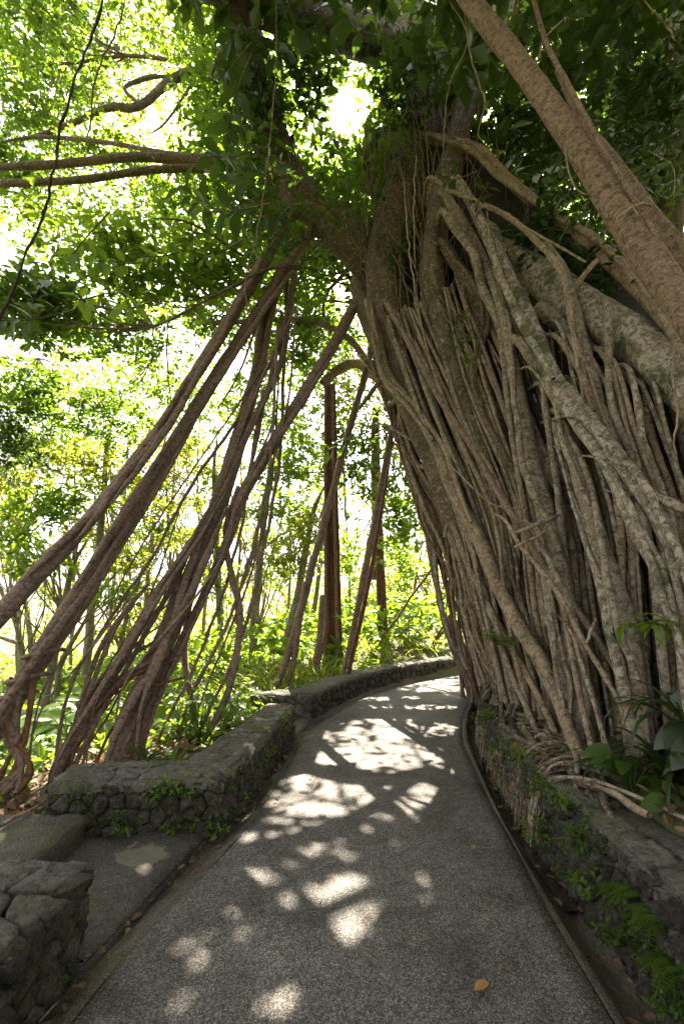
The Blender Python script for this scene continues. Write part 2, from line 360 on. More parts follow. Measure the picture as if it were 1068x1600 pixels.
gy = np.unique(np.concatenate([np.linspace(-4, 15, 150), np.linspace(15, 50, 36), [-1500, -300, -60, -15, -8, 80, 150, 400, 1500]]))
X, Yg = np.meshgrid(gx, gy); Z = hgt(X, Yg)
nx, ny = len(gx), len(gy); i = np.arange(ny - 1)[:, None] * nx + np.arange(nx - 1)[None]
tag(part('ground', np.stack([X, Yg, Z], -1).reshape(-1, 3), np.stack([i, i + 1, i + nx + 1, i + nx], -1).reshape(-1, 4), M['ground_green'], None), kind='structure')

# ------------------------------------------------------------------ rubble walls
def voronoi(L, H, cell, r, asp=1.25):
    nu, nv = max(1, int(round(L / (cell * asp)))), max(1, int(round(H / cell)))
    pts = np.array([((i + .5 + (.5 if j % 2 else 0) * .6 + r.uniform(-.40, .40)) * L / nu, (j + .5 + r.uniform(-.38, .38)) * H / nv) for j in range(nv) for i in range(nu)])
    cells = []
    for k, p in enumerate(pts):
        poly = [(0, 0), (L, 0), (L, H), (0, H)]
        for q in pts[np.argsort(((pts - p)**2).sum(1))[1:16]]:
            mx, my = (p + q) / 2; nx_, ny_ = q - p; new = []
            for a_, b_ in zip(poly, poly[1:] + poly[:1]):
                da = (a_[0] - mx) * nx_ + (a_[1] - my) * ny_; db = (b_[0] - mx) * nx_ + (b_[1] - my) * ny_
                if da <= 0: new.append(a_)
                if da * db < 0: s_ = da / (da - db); new.append((a_[0] + (b_[0] - a_[0]) * s_, a_[1] + (b_[1] - a_[1]) * s_))
            poly = new
            if len(poly) < 3: break
        if len(poly) >= 3: cells.append(np.array(poly))
    return cells
def stones(parent, fmap, L, H, cell, mats, seed, gap=.004, prot=.02, asp=1.3, flat=False):
    r = rs(seed)
    for poly in voronoi(L, H, cell, r, asp):
        c = poly.mean(0); rad = np.linalg.norm(poly - c, axis=1).mean()
        if rad < .012: continue
        # subdivide edges and round the corners
        pp = []
        for a_, b_ in zip(poly, np.roll(poly, -1, 0)):
            if np.linalg.norm(b_ - a_) < rad * .35: pp.append((a_ + b_) / 2); continue
            pp += [a_ * .86 + b_ * .14, a_ * .14 + b_ * .86]
        pp = np.array(pp); n = len(pp); s1 = max(.5, 1 - gap / rad)
        h = prot * r.uniform(.6, 1.5); tl = r.uniform(-.35, .35, 2) * h / rad
        rings = []
        for s_, hh in ((s1, -.03), (s1 * .98, h * .35), (s1 * .86, h * .85), (s1 * .5, h)) if not flat else ((s1, -.03), (s1 * .97, h * .8), (s1 * .90, h), (s1 * .5, h)):
            q = c + (pp - c) * s_ * (1 + .07 * r.randn(n, 1)); z = hh + ((q - c) @ tl if hh > 0 else 0) + ((.06 if flat else .25) * h * r.randn(n) if hh > 0 else 0)
            rings.append(np.column_stack([q, np.broadcast_to(z, (n,))]))
        W = np.vstack(rings + [np.array([[*c, h * (1 if flat else r.uniform(.8, 1.3))]])]); V = np.array([fmap(*q) for q in W])
        k = np.arange(n); k1 = (k + 1) % n
        quads = np.concatenate([np.stack([k + o_, k1 + o_, k1 + o_ + n, k + o_ + n], 1) for o_ in (0, n, 2 * n)])
        tris = np.stack([k + 3 * n, k1 + 3 * n, np.full(n, 4 * n)], 1)
        part('stone', V, [quads, tris], mats, parent, smooth=True)
def plane_map(o, u, v, n):
    o, u, v, n = (np.array(q, float) for q in (o, u, v, n)); return lambda a, b_, c: o + u * a + v * b_ + n * c
def curve_map(C, zt, batter=0.0, side=-1):
    C = np.asarray(C, float); d = np.linalg.norm(np.diff(C, axis=0), axis=1); S = np.concatenate([[0], np.cumsum(d)])
    def f(a, b_, c):
        x, y = np.interp(a, S, C[:, 0]), np.interp(a, S, C[:, 1]); e = .05
        tx, ty = np.interp(a + e, S, C[:, 0]) - np.interp(a - e, S, C[:, 0]), np.interp(a + e, S, C[:, 1]) - np.interp(a - e, S, C[:, 1])
        l = math.hypot(tx, ty) + 1e-9; nx_, ny_ = ty / l * side, -tx / l * side
        return np.array([x + nx_ * (c - batter * b_), y + ny_ * (c - batter * b_), b_])
    return f, S[-1]
def prism(poly, z0, z1, name, mat_, parent, jit=.0, seed=0, sub=.12, top=True, dome=.0):
    """upright block on a plan polygon, sides and top finely divided and a little uneven"""
    r = rs(seed); poly = np.array(poly, float); ring = []
    for a_, b_ in zip(poly, np.roll(poly, -1, 0)):
        n = max(1, int(np.linalg.norm(b_ - a_) / sub)); ring += [a_ + (b_ - a_) * q / n for q in range(n)]
    ring = np.array(ring); n = len(ring); c = ring.mean(0); rows = []
    zs = list(np.linspace(z0, z1 - .012, 4))
    for z in zs: rows.append(np.column_stack([ring + jit * r.randn(n, 2), np.full(n, z) + (jit * r.randn(n) if z > z0 else 0)]))
    V = np.vstack(rows); k = np.arange(n); k1 = (k + 1) % n
    Fq = np.concatenate([np.stack([k + j * n, k1 + j * n, k1 + (j + 1) * n, k + (j + 1) * n], 1) for j in range(len(zs) - 1)])
    o = part(name, V, Fq, mat_, parent)
    return o
def top_sheet(A, B, z, name, mat_, parent, nu=30, nv=9, jit=.006, seed=0, over=.012):
    """wall top between two plan polylines, lumpy, edges rolled down"""
    r = rs(seed); A, B = crom(A, nu), crom(B, nu); rows = []
    ph = r.uniform(0, 6, 4)
    for j in range(-1, nv + 1):
        f = min(1, max(0, j / (nv - 1))); q = A + (B - A) * f
        zz = z + .010 * np.sin(q[:, 0] * 9 + ph[0]) * np.sin(q[:, 1] * 11 + ph[1]) + jit * r.randn(nu)
        if j in (0, nv - 1): zz = zz - .02
        if j < 0 or j >= nv: zz = zz - .07
        rows.append(np.column_stack([q + .004 * r.randn(nu, 2), zz]))
    for row in rows: row[0, 2] -= .02; row[-1, 2] -= .02
    return sheet(rows, mat_, name, parent, None)

# L shaped planter wall
c0, c1_ = np.array([-.83, 3.46]), np.array([-1.98, 3.36]); c2 = np.array([-.56, 5.62])
t_ = thing('stone_planter_wall', 'low L-shaped basalt rubble wall with flat mossy top around the leaning roots', 'wall', (-.9, 3.6, 0))
u1 = (c1_ - c0) / np.linalg.norm(c1_ - c0); u2 = (c2 - c0) / np.linalg.norm(c2 - c0)
n1 = np.array([-u1[1], u1[0]]); n1 = n1 * (1 if n1[1] < 0 else -1); n2 = np.array([u2[1], -u2[0]])
TH = .36
Lf, Ls = np.linalg.norm(c1_ - c0), np.linalg.norm(c2 - c0)
i0 = c0 - n1 * .34 - n2 * .34; i1 = c1_ - n1 * .34; i2 = c2 - n2 * .32
prism([c0 - (n1 + n2) * .02, c1_ - n1 * .02 + u1 * 0, i1, i0 + n1 * 0, i2, c2 - n2 * .02], -.12, TH - .03, 'core', M['mortar'], t_, .006, 2)
top_sheet([c1_ + n1 * .015, c0 + n1 * .015 + n2 * .015], [i1, i0], TH, 'coping', M['coping'], t_, 26, 9, .005, 3)
top_sheet([c0 + n2 * .015, c0 + u2 * Ls * .5 + n2 * .02, c2 + n2 * .015], [i0, (i0 + i2) / 2, i2], TH - .004, 'coping', M['coping'], t_, 50, 9, .005, 4)
stones(t_, plane_map((*c1_, -.10), (*(-u1), 0), (0, 0, 1), (*n1, 0)), Lf, TH + .075, .085, M['stone_moss'], 11)
stones(t_, plane_map((*c0, -.10), (*u2, 0), (0, 0, 1), (*n2, 0)), Ls, TH + .075, .085, M['stone_moss'], 12)
en = np.array([-n2[0], -n2[1]]); stones(t_, plane_map((*c2, -.10), (*en, 0), (0, 0, 1), (*u2, 0)), .32, TH + .07, .1, M['stone_moss'], 13)

stones(t_, plane_map((*(c1_ - n1 * .005), TH - .004), (*(-u1), 0), (*(-n1), 0), (0, 0, 1)), Lf - .02, .33, .11, M['stone_top'], 14, .003, .007, 1.3)
stones(t_, plane_map((*(c0 - n2 * .005 + u2 * .02), TH - .008), (*u2, 0), (*(-n2), 0), (0, 0, 1)), Ls - .03, .31, .11, M['stone_top'], 15, .003, .007, 1.3)
# near block, bottom left corner
t_ = thing('stone_wall_end', 'blocky rubble wall end with flat grey stones on top, bottom left corner', 'wall', (-1.6, 1.6, 0))
q0, q1, q2, q3 = np.array([-1.24, .2]), np.array([-1.22, 2.46]), np.array([-2.25, 2.52]), np.array([-2.35, .2])
prism([q0 - [.03, 0], q1 - [.03, .03], q2 - [0, .03], q3], -.12, .33, 'core', M['mortar'], t_, .006, 5)
stones(t_, plane_map((*q0, -.10), (*((q1 - q0) / np.linalg.norm(q1 - q0)), 0), (0, 0, 1), (1, 0, 0)), 2.26, .43, .10, M['stone_moss'], 21, .006, .035)
stones(t_, plane_map((*q1, -.10), (*((q2 - q1) / np.linalg.norm(q2 - q1)), 0), (0, 0, 1), (0, 1, 0)), 1.03, .43, .12, M['stone'], 22, .007, .03)
stones(t_, plane_map((*q1, .315), (*((q2 - q1) / np.linalg.norm(q2 - q1)), 0), (0, -1, 0), (0, 0, 1)), 1.03, 2.25, .17, M['stone_top'], 23, .004, .02, 1.2)

# landing slab and step
prism([(-2.75, 2.36), (-1.14, 2.36), (-.90, 3.50), (-2.75, 3.44)], -.14, .0, 'x', M['slab'], None).name = 'landing_slab'
sl_ = bpy.data.objects['landing_slab']; tag(sl_, kind='structure')
def grid_top(poly4, z, name, mat_, parent, n=16, jit=.004, seed=0):
    a_, b_, c_, d_ = (np.array(q) for q in poly4); r = rs(seed)
    A = [a_ + (d_ - a_) * q / (n - 1) for q in range(n)]; B = [b_ + (c_ - b_) * q / (n - 1) for q in range(n)]
    return top_sheet(A, B, z, name, mat_, parent, n, n, jit, seed)
grid_top([(-2.75, 2.37), (-1.15, 2.37), (-.92, 3.49), (-2.75, 3.43)], .022, 'slab_top', M['slab'], sl_, 30, .0025, 3)
st = thing('concrete_step', 'low mossy concrete step against the planter wall end', 'step', (-2.2, 3, 0))
prism([(-2.9, 2.5), (-1.70, 2.5), (-1.70, 3.36), (-2.9, 3.36)], -.1, .17, 'riser', M['slab'], st, .004)
grid_top([(-2.9, 2.5), (-1.69, 2.5), (-1.69, 3.37), (-2.9, 3.37)], .172, 'tread', M['coping'], st, 20, .005, 7)

# far curved wall
fw = np.array([(-.40, 6.52), (.04, 7.56), (.7, 8.58), (1.78, 9.62), (3.25, 10.62), (6.4, 12.0)]); fwc = crom(fw, 60)
t_ = thing('curving_stone_wall', 'long low rubble wall curving right beside the far bend of the path', 'wall', (.5, 8.3, 0))
fm, Lw = curve_map(fwc, .3, .0, 1)
def off(C, d):
    C = np.asarray(C); T = np.gradient(C, axis=0); T /= np.linalg.norm(T, axis=1)[:, None]; return C + np.column_stack([T[:, 1], -T[:, 0]]) * d
inner = off(fwc, -.34)
zt = .30
sheet([np.column_stack([off(fwc, -.02), np.full(60, -.15)]), np.column_stack([off(fwc, -.02), np.full(60, zt - .03)]), np.column_stack([inner, np.full(60, zt - .03)]), np.column_stack([inner, np.full(60, -.6)])], M['mortar'], 'core', t_, None)
top_sheet(off(fwc, .02), inner, zt, 'coping', M['coping'], t_, 90, 8, .004, 9)
stones(t_, lambda a, b_, c: fm(a, b_ - .06, c), Lw * .72, zt + .04, .10, M['stone_moss'], 31, .007, .022, 1.4)
e0, e1 = fwc[0], np.array([-1.22, 6.45])
prism([e0 + [.0, .02], e1 + [0, .02], e1 + [0, .32], e0 + [.1, .34]], -.5, zt - .03, 'core', M['mortar'], t_, .005)
top_sheet([e1 + [0, .0], e0 + [.02, .0]], [e1 + [0, .34], e0 + [.13, .33]], zt - .003, 'coping', M['coping'], t_, 20, 8, .005, 10)
stones(t_, plane_map((*e1, -.08), (*((e0 - e1) / np.linalg.norm(e0 - e1)), 0), (0, 0, 1), (0, -1, 0)), np.linalg.norm(e0 - e1), zt + .06, .12, M['stone'], 32)
# small slab between the two walls
tag(grid_top([(-1.5, 5.5), (-.58, 5.5), (-.38, 6.5), (-1.5, 6.46)], .012, 'landing', M['slab'], None, 16, .003, 13), kind='structure')

# right retaining wall
rw = crom(np.array([(1.36, -2), (1.345, 0), (1.33, 2.05), (1.32, 3.3), (1.35, 4.0), (1.44, 4.75), (1.57, 5.5), (1.82, 6.33), (2.12, 7.1), (2.5, 7.75), (3.2, 8.4)]), 80)
t_ = thing('retaining_wall', 'mossy rubble retaining wall under the banyan roots, right of the path', 'wall', (1.5, 2.5, 0))
fm2, Lr = curve_map(rw, .4, .10, -1)
RT = .40
sheet([np.column_stack([off(rw, .0), np.full(80, -.15)]), np.column_stack([off(rw, .065), np.full(80, RT - .03)]), np.column_stack([off(rw, .45), np.full(80, RT - .03)])], M['mortar'], 'core', t_, None)
stones(t_, lambda a, b_, c: fm2(a + 1.6, b_ - .10, c), Lr - 2.6, RT + .09, .10, M['stone_moss'], 41, .005, .03, .9)
top_sheet(off(rw, .03)[:46], off(rw, .40)[:46], RT, 'coping', M['coping'], t_, 80, 10, .010, 12)
f3 = curve_map(off(rw, .05), .4, 0, -1)[0]; stones(t_, lambda a, b_, c: f3(a + 2.0, 0, -b_)[[0, 1]].tolist() + [RT - .012 + c], 3.1, .33, .2, M['stone_top'], 42, .012, .022, 1.3, True)
exec_after = []

# ------------------------------------------------------------------ the banyan: trunk, limbs, roots
BAN = thing('banyan_tree', 'huge banyan arching over the path with a curtain of aerial roots and leaning props', 'tree', (2.6, 5.5, .4))
SEED = [100]
def pxr(pts):
    C = np.array([P(a, b_, y) for a, b_, y, w_ in pts]); rad = np.array([w_ * .5 * depth_of(c) / F for c, (_, _, _, w_) in zip(C, pts)]); return C, rad
def root(pts, m='bark_grey', name='aerial_root', parent=None, sides=None, flute=.0, wob=.14, rough=.09, step=None, nfl=4, twist=.6, slim=1.0):
    SEED[0] += 1; wmx = max(p[3] for p in pts)
    C, rad = pxr([(a, b_, y, w_ * slim * (.80 if w_ > 14 else .9)) for a, b_, y, w_ in pts])
    if 0 < C[-1][2] < 1.25 and C[-2][2] > C[-1][2]:                      # grows on down into the soil
        e = C[-1] + (C[-1] - C[-2]) * .12; e[2] = float(hgt(e[0], e[1])) - .12
        if e[2] < C[-1][2] - .05: C = np.vstack([C, e]); rad = np.append(rad, rad[-1] * 1.25)
    sides = sides or (6 if wmx < 6 else 8 if wmx < 14 else 12 if wmx < 30 else 18); wob = wob * (.45 if wmx > 18 and wob < .3 else 1)
    if name == 'aerial_root' and C[0][2] > 1.2 and wmx > 3 and C[0][0] > -.3:          # upper end runs back into the trunk
        e = C[0] + (C[0] - C[1]) * .35 + np.array([.12, .55, .1]); C = np.vstack([e, C]); rad = np.insert(rad, 0, rad[0] * .8)
    elif name in ('branch', 'rootlet', 'hanging_thread'):
        rad[0] *= .55 if name != 'branch' else 1; rad[-1] *= .35
    V, Fc, U = tube(C, rad, sides, step or max(.07, min(.2, rad.mean() * 1.6)), wob, rough, flute, nfl, SEED[0], twist)
    return part(name, V, Fc, M[m], parent or BAN, uv=U)
def tb(C, rad, m, name, parent=None, **k):
    SEED[0] += 1; k.setdefault('seed', SEED[0]); V, Fc, U = tube(C, rad, **k); return part(name, V, Fc, M[m], parent or BAN, uv=U)

# core of the trunk, behind the root curtain; dark bark paints shade into the gaps
tb([(4.2, 7.2, -.3), (3.75, 7.3, 1.5), (3.2, 7.4, 3.2), (2.6, 7.5, 5.2), (2.05, 7.6, 7.2), (1.5, 7.8, 9.0), (1.0, 8.2, 11)], [1.75, 1.45, 1.2, 1.0, .85, .75, .55], 'bark_trunk', 'trunk', sides=36, step=.16, wob=.03, rough=.03, flute=.13, nfl=7)
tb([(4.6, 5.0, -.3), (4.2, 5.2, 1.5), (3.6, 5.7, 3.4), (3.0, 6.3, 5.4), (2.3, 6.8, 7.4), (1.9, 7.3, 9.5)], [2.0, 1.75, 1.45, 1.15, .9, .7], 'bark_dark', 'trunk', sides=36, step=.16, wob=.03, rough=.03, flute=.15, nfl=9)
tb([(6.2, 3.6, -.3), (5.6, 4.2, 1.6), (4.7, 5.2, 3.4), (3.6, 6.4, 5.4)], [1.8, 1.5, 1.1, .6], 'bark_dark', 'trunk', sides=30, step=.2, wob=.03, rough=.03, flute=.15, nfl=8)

B_, T_, L_, N_ = 'bark_brown', 'bark_tan', 'bark_lichen', 'bark_grey'
# broad leaning trunk at the left edge of the curtain
root([(560, 440, 7.2, 42), (592, 510, 7.0, 58), (650, 610, 6.7, 84), (700, 720, 6.4, 96), (742, 830, 6.1, 96), (780, 950, 5.8, 92), (815, 1090, 5.5, 100)], 'bark_trunk', 'trunk', flute=.16, nfl=5, sides=30, rough=.06, twist=.3)
R_ = [
 ([(575, 470, 6.9, 20), (590, 520, 6.7, 24), (604, 585, 6.5, 24), (640, 629, 6.3, 25), (677, 687, 6.0, 26), (706, 763, 5.7, 27), (735, 818, 5.4, 29), (756, 860, 5.2, 31), (778, 915, 4.9, 34), (813, 984, 4.5, 36), (851, 1041, 4.15, 34), (874, 1103, 3.8, 30), (897, 1164, 3.5, 28), (923, 1215, 3.3, 30)], T_),
 ([(600, 470, 5.8, 9), (621, 505, 5.7, 11), (657, 570, 5.5, 12), (696, 638, 5.2, 12), (740, 704, 5.0, 12), (774, 765, 4.7, 13), (818, 833, 4.3, 13), (840, 870, 4.15, 13), (874, 919, 3.95, 14), (920, 980, 3.75, 15), (955, 1035, 3.6, 15), (1000, 1110, 3.4, 15)], B_),
 ([(790, 815, 4.3, 8), (813, 854, 4.1, 9), (866, 919, 3.8, 10), (912, 1003, 3.6, 11), (950, 1068, 3.45, 10), (972, 1115, 3.35, 10)], T_),
 ([(690, 300, 5.8, 16), (724, 352, 5.6, 22), (760, 420, 5.35, 24), (786, 490, 5.1, 26), (800, 563, 4.95, 28), (815, 650, 4.8, 32), (830, 726, 4.65, 36), (848, 788, 4.5, 40), (865, 860, 4.3, 44), (882, 920, 4.15, 46), (890, 980, 4.0, 46), (897, 1060, 3.9, 48), (906, 1150, 3.75, 54)], N_),
 ([(845, 600, 4.5, 12), (852, 640, 4.45, 14), (860, 700, 4.4, 15), (868, 750, 4.35, 15), (875, 814, 4.3, 18), (880, 870, 4.3, 20)], N_),
 ([(806, 530, 4.75, 24), (838, 575, 4.6, 26), (870, 625, 4.4, 26), (884, 676, 4.25, 28), (900, 726, 4.1, 31), (918, 788, 3.95, 34), (936, 850, 3.8, 36), (954, 900, 3.7, 36), (971, 950, 3.6, 37), (986, 1011, 3.5, 38), (998, 1080, 3.4, 40), (1004, 1150, 3.3, 44)], N_),
 ([(712, 280, 5.5, 18), (750, 346, 5.3, 24), (774, 394, 5.1, 30), (800, 450, 4.9, 36), (832, 520, 4.6, 40), (866, 595, 4.3, 42), (913, 655, 4.0, 44), (950, 702, 3.75, 42), (985, 748, 3.5, 40), (1020, 800, 3.3, 36), (1060, 880, 3.05, 34), (1100, 980, 2.85, 36), (1130, 1130, 2.7, 44)], L_),
 ([(878, 640, 4.15, 18), (905, 672, 3.95, 22), (940, 720, 3.7, 24), (970, 776, 3.5, 26), (998, 838, 3.3, 30), (1023, 880, 3.2, 33), (1046, 940, 3.05, 34), (1068, 1000, 2.95, 36), (1085, 1090, 2.85, 40), (1095, 1200, 2.75, 44)], L_),
 ([(985, 752, 3.45, 18), (1005, 765, 3.35, 20), (1026, 778, 3.25, 20), (1068, 796, 3.1, 20), (1130, 830, 2.9, 22)], N_, 'branch'),
 ([(1016, 774, 3.3, 14), (1024, 795, 3.25, 15), (1036, 828, 3.15, 16), (1047, 870, 3.05, 17), (1060, 930, 2.95, 18), (1080, 1010, 2.85, 20)], N_),
 ([(862, 660, 4.45, 10), (873, 700, 4.35, 13), (888, 750, 4.2, 15), (908, 814, 4.0, 18), (918, 850, 3.9, 20), (935, 900, 3.75, 22), (954, 992, 3.55, 25), (968, 1050, 3.45, 25), (980, 1110, 3.35, 28)], L_),
 ([(850, 380, 4.9, 9), (880, 420, 4.7, 14), (893, 456, 4.55, 16), (908, 520, 4.4, 18), (916, 548, 4.3, 19), (928, 592, 4.2, 19), (940, 632, 4.1, 19), (956, 676, 4.0, 18), (985, 745, 3.8, 18), (1010, 830, 3.6, 18), (1025, 930, 3.4, 20), (1035, 1040, 3.3, 22)], N_),
 ([(945, 470, 4.2, 16), (950, 520, 4.1, 18), (950, 575, 4.05, 17), (952, 613, 4.0, 17), (962, 655, 3.95, 16), (988, 713, 3.8, 15), (1018, 770, 3.65, 16), (1040, 850, 3.5, 17), (1050, 960, 3.35, 18)], N_),
 ([(940, 500, 4.7, 16), (963, 550, 4.6, 20), (996, 620, 4.4, 22), (1016, 700, 4.2, 22), (1041, 771, 4.0, 22), (1052, 830, 3.9, 22), (1066, 940, 3.7, 24), (1072, 1080, 3.5, 26)], N_),
 ([(1000, 530, 4.3, 14), (1026, 578, 4.2, 18), (1051, 630, 4.1, 20), (1070, 690, 4.0, 22), (1095, 800, 3.8, 24)], N_),
 ([(985, 580, 4.8, 12), (1011, 640, 4.7, 16), (1041, 713, 4.5, 18), (1066, 770, 4.35, 18), (1090, 880, 4.1, 20)], N_),
 ([(874, 425, 4.2, 5), (888, 500, 4.05, 5), (900, 563, 3.95, 5), (908, 610, 3.9, 5), (911, 640, 3.88, 4)], T_),
 ([(655, 214, 6.6, 20), (700, 222, 6.2, 23), (745, 236, 6.0, 25), (779, 268, 5.8, 24), (826, 308, 5.5, 26), (883, 351, 5.1, 29), (940, 394, 4.7, 33), (988, 441, 4.3, 36), (1040, 500, 3.9, 40), (1100, 580, 3.5, 46)], T_, 'branch'),
 ([(670, 278, 5.4, 8), (700, 296, 5.3, 9), (750, 318, 5.1, 10), (798, 342, 4.9, 11), (845, 384, 4.65, 12), (874, 422, 4.45, 13), (888, 465, 4.35, 12), (893, 513, 4.25, 9), (906, 560, 4.1, 6)], T_),
 ([(758, 322, 4.9, 4), (820, 356, 4.6, 5), (870, 384, 4.3, 5), (915, 410, 4.1, 4)], T_),
 ([(930, 408, 4.35, 10), (905, 438, 4.35, 10), (888, 462, 4.35, 10)], T_),
 ([(690, 330, 5.45, 15), (712, 360, 5.4, 18), (741, 398, 5.3, 19), (752, 448, 5.25, 20), (778, 505, 5.15, 19), (786, 560, 5.1, 15), (794, 640, 5.0, 13), (806, 720, 4.9, 12), (820, 800, 4.8, 12), (838, 880, 4.6, 12), (855, 980, 4.4, 13)], N_),
 ([(690, 380, 5.9, 24), (712, 412, 5.8, 28), (738, 455, 5.7, 30), (752, 510, 5.65, 30), (742, 585, 5.6, 28), (762, 640, 5.5, 30), (788, 700, 5.35, 32), (806, 750, 5.25, 34), (826, 840, 5.05, 34), (842, 950, 4.8, 34), (856, 1060, 4.6, 38)], 'bark_trunk'),
 ([(838, 830, 4.35, 18), (847, 870, 4.25, 22), (859, 946, 4.1, 24), (872, 1034, 3.95, 25), (882, 1072, 3.9, 26), (890, 1130, 3.8, 28)], N_),
 ([(876, 940, 3.9, 9), (885, 984, 3.8, 11), (897, 1049, 3.65, 12), (912, 1118, 3.5, 12), (930, 1195, 3.35, 14)], T_),
 ([(890, 985, 3.7, 7), (904, 1026, 3.6, 8), (927, 1099, 3.45, 9), (950, 1180, 3.3, 10)], N_),
 ([(868, 920, 3.95, 7), (884, 965, 3.85, 8), (910, 1040, 3.65, 9), (938, 1130, 3.4, 10), (946, 1185, 3.35, 11)], T_),
 ([(640, 650, 7.0, 10), (676, 740, 6.5, 13), (710, 828, 6.0, 16), (736, 892, 5.6, 17), (767, 957, 5.2, 18), (797, 1011, 4.8, 18), (824, 1057, 4.5, 16), (851, 1110, 4.2, 15), (876, 1170, 3.9, 16)], T_),
 ([(770, 960, 5.0, 9), (782, 1000, 4.85, 10), (794, 1042, 4.7, 11), (813, 1087, 4.45, 11), (838, 1150, 4.1, 12)], N_),
 ([(815, 985, 4.6, 12), (838, 1040, 4.35, 12), (862, 1085, 4.15, 13), (884, 1120, 4.0, 14)], N_),
 ([(780, 800, 5.4, 18), (800, 870, 5.1, 24), (816, 930, 4.85, 24), (836, 985, 4.6, 22), (852, 1030, 4.4, 22), (866, 1080, 4.25, 24)], 'bark_trunk'),
 ([(824, 1170, 4.0, 6), (835, 1152, 3.95, 8), (850, 1148, 3.9, 8), (858, 1165, 3.85, 8), (863, 1182, 3.8, 8)], T_, 'root'),
 ([(800, 1175, 4.1, 9), (826, 1172, 4.0, 11), (850, 1180, 3.85, 12), (874, 1172, 3.75, 12), (890, 1160, 3.7, 12)], N_, 'root'),
 ([(900, 1180, 3.3, 12), (901, 1215, 3.18, 11), (898, 1260, 3.08, 11), (899, 1310, 2.95, 9)], N_, 'root'),
 ([(660, 730, 6.9, 8), (700, 750, 6.5, 9), (702, 790, 6.3, 9), (694, 840, 6.2, 7)], N_),
 ([(806, 832, 4.1, 7), (826, 824, 4.05, 8), (842, 818, 4.05, 9), (858, 812, 4.1, 10), (872, 804, 4.2, 12)], T_, 'branch'),
 ([(802, 855, 4.1, 5), (832, 842, 4.05, 7), (848, 832, 4.05, 8), (856, 820, 4.1, 9)], T_, 'branch'),
 ([(706, 730, 5.4, 3), (740, 764, 5.1, 4), (770, 788, 4.9, 4), (815, 796, 4.6, 3)], T_),
 ([(912, 1004, 3.55, 6), (922, 985, 3.5, 7), (930, 967, 3.5, 5)], T_),
 ([(600, 640, 7.4, 10), (622, 622, 7.2, 12), (640, 606, 7.0, 13)], N_, 'branch'),
 ([(588, 660, 7.6, 4), (610, 668, 7.3, 6), (640, 686, 7.0, 7), (672, 690, 6.7, 6)], N_, 'branch'),
 ([(560, 640, 7.4, 7), (590, 600, 7.2, 9), (612, 570, 7.0, 9)], B_, 'branch'),
]
rc = rs(909)
for e in R_:
    wm = max(p[3] for p in e[0]); root(e[0], e[1], e[2] if len(e) > 2 else 'aerial_root', flute=.13 if wm > 20 else .08 if wm > 12 else 0, nfl=rc.randint(2, 5), twist=rc.uniform(.4, 2.2), slim=.86, rough=.11)
    if wm > 22 and len(e[0]) > 5:                        # thinner strands fused along the big roots
        for q in range(2):
            i0_, i1_ = sorted(rc.choice(len(e[0]), 2, False)); i0_, i1_ = max(0, min(i0_, i1_ - 4)), max(i1_, min(len(e[0]) - 1, i0_ + 4)); sgn = rc.choice([-1, 1]); ph = rc.uniform(0, 6)
            root([(a + w_ * .36 * sgn * math.cos(j * .9 + ph * .2), b_ + w_ * .1 * math.sin(j + ph), y - w_ * .0011 * y, w_ * (.34 if 0 < j < i1_ - i0_ else .2)) for j, (a, b_, y, w_) in enumerate(e[0][i0_:i1_ + 1])], e[1], 'aerial_root', wob=.4)
# thick mottled limb running down to the right, and the reddish trunk in front of it
root([(660, 300, 6.6, 40), (730, 345, 6.2, 52), (790, 395, 5.7, 58), (850, 440, 5.2, 64), (910, 480, 4.7, 72), (970, 520, 4.3, 80), (1040, 575, 3.9, 92), (1120, 650, 3.5, 100), (1220, 780, 3.2, 110), (1330, 960, 3.0, 120)], L_, 'limb', flute=.05, sides=22)
root([(840, 480, 5.0, 30), (900, 520, 4.8, 36), (960, 556, 4.6, 38), (1040, 600, 4.3, 40), (1120, 660, 4.0, 40)], N_, 'limb', flute=.05)
near = root([(640, -150, 3.9, 46), (700, -50, 3.6, 54), (748, 20, 3.4, 58), (800, 85, 3.25, 60), (850, 155, 3.1, 66), (900, 228, 3.0, 70), (950, 310, 2.9, 76), (1000, 390, 2.8, 82), (1050, 462, 2.7, 84), (1120, 560, 2.6, 88), (1250, 760, 2.45, 96), (1420, 1060, 2.35, 104)], 'bark_red', 'prop_root', sides=22, flute=.05, wob=.05, rough=.04, slim=.64)
near['label'] = 'reddish brown prop root crossing the top right corner'
root([(870, 110, 3.5, 16), (910, 190, 3.35, 30), (960, 260, 3.2, 44), (1010, 330, 3.1, 52), (1068, 405, 3.0, 56), (1150, 520, 2.9, 60), (1300, 760, 2.7, 70)], 'bark_red', 'prop_root', sides=18, flute=.06, wob=.05, rough=.05, slim=.64)
root([(820, -30, 3.3, 7), (850, 60, 3.1, 8), (880, 120, 2.98, 9), (940, 230, 2.86, 9), (1000, 330, 2.76, 10), (1068, 440, 2.66, 11), (1150, 560, 2.6, 12)], 'bark_red')
root([(960, 345, 2.75, 4), (990, 322, 2.7, 6), (1015, 318, 2.7, 5), (1040, 340, 2.7, 3)], T_, 'rootlet'); root([(985, 318, 2.7, 4), (995, 335, 2.7, 3), (1004, 345, 2.7, 2)], T_, 'rootlet')
root([(880, 220, 2.9, 3), (888, 270, 2.85, 3), (905, 300, 2.8, 3), (940, 308, 2.78, 3)], T_, 'rootlet'); root([(840, 95, 3.1, 4), (850, 60, 3.1, 3), (885, 25, 3.1, 2)], T_, 'rootlet')

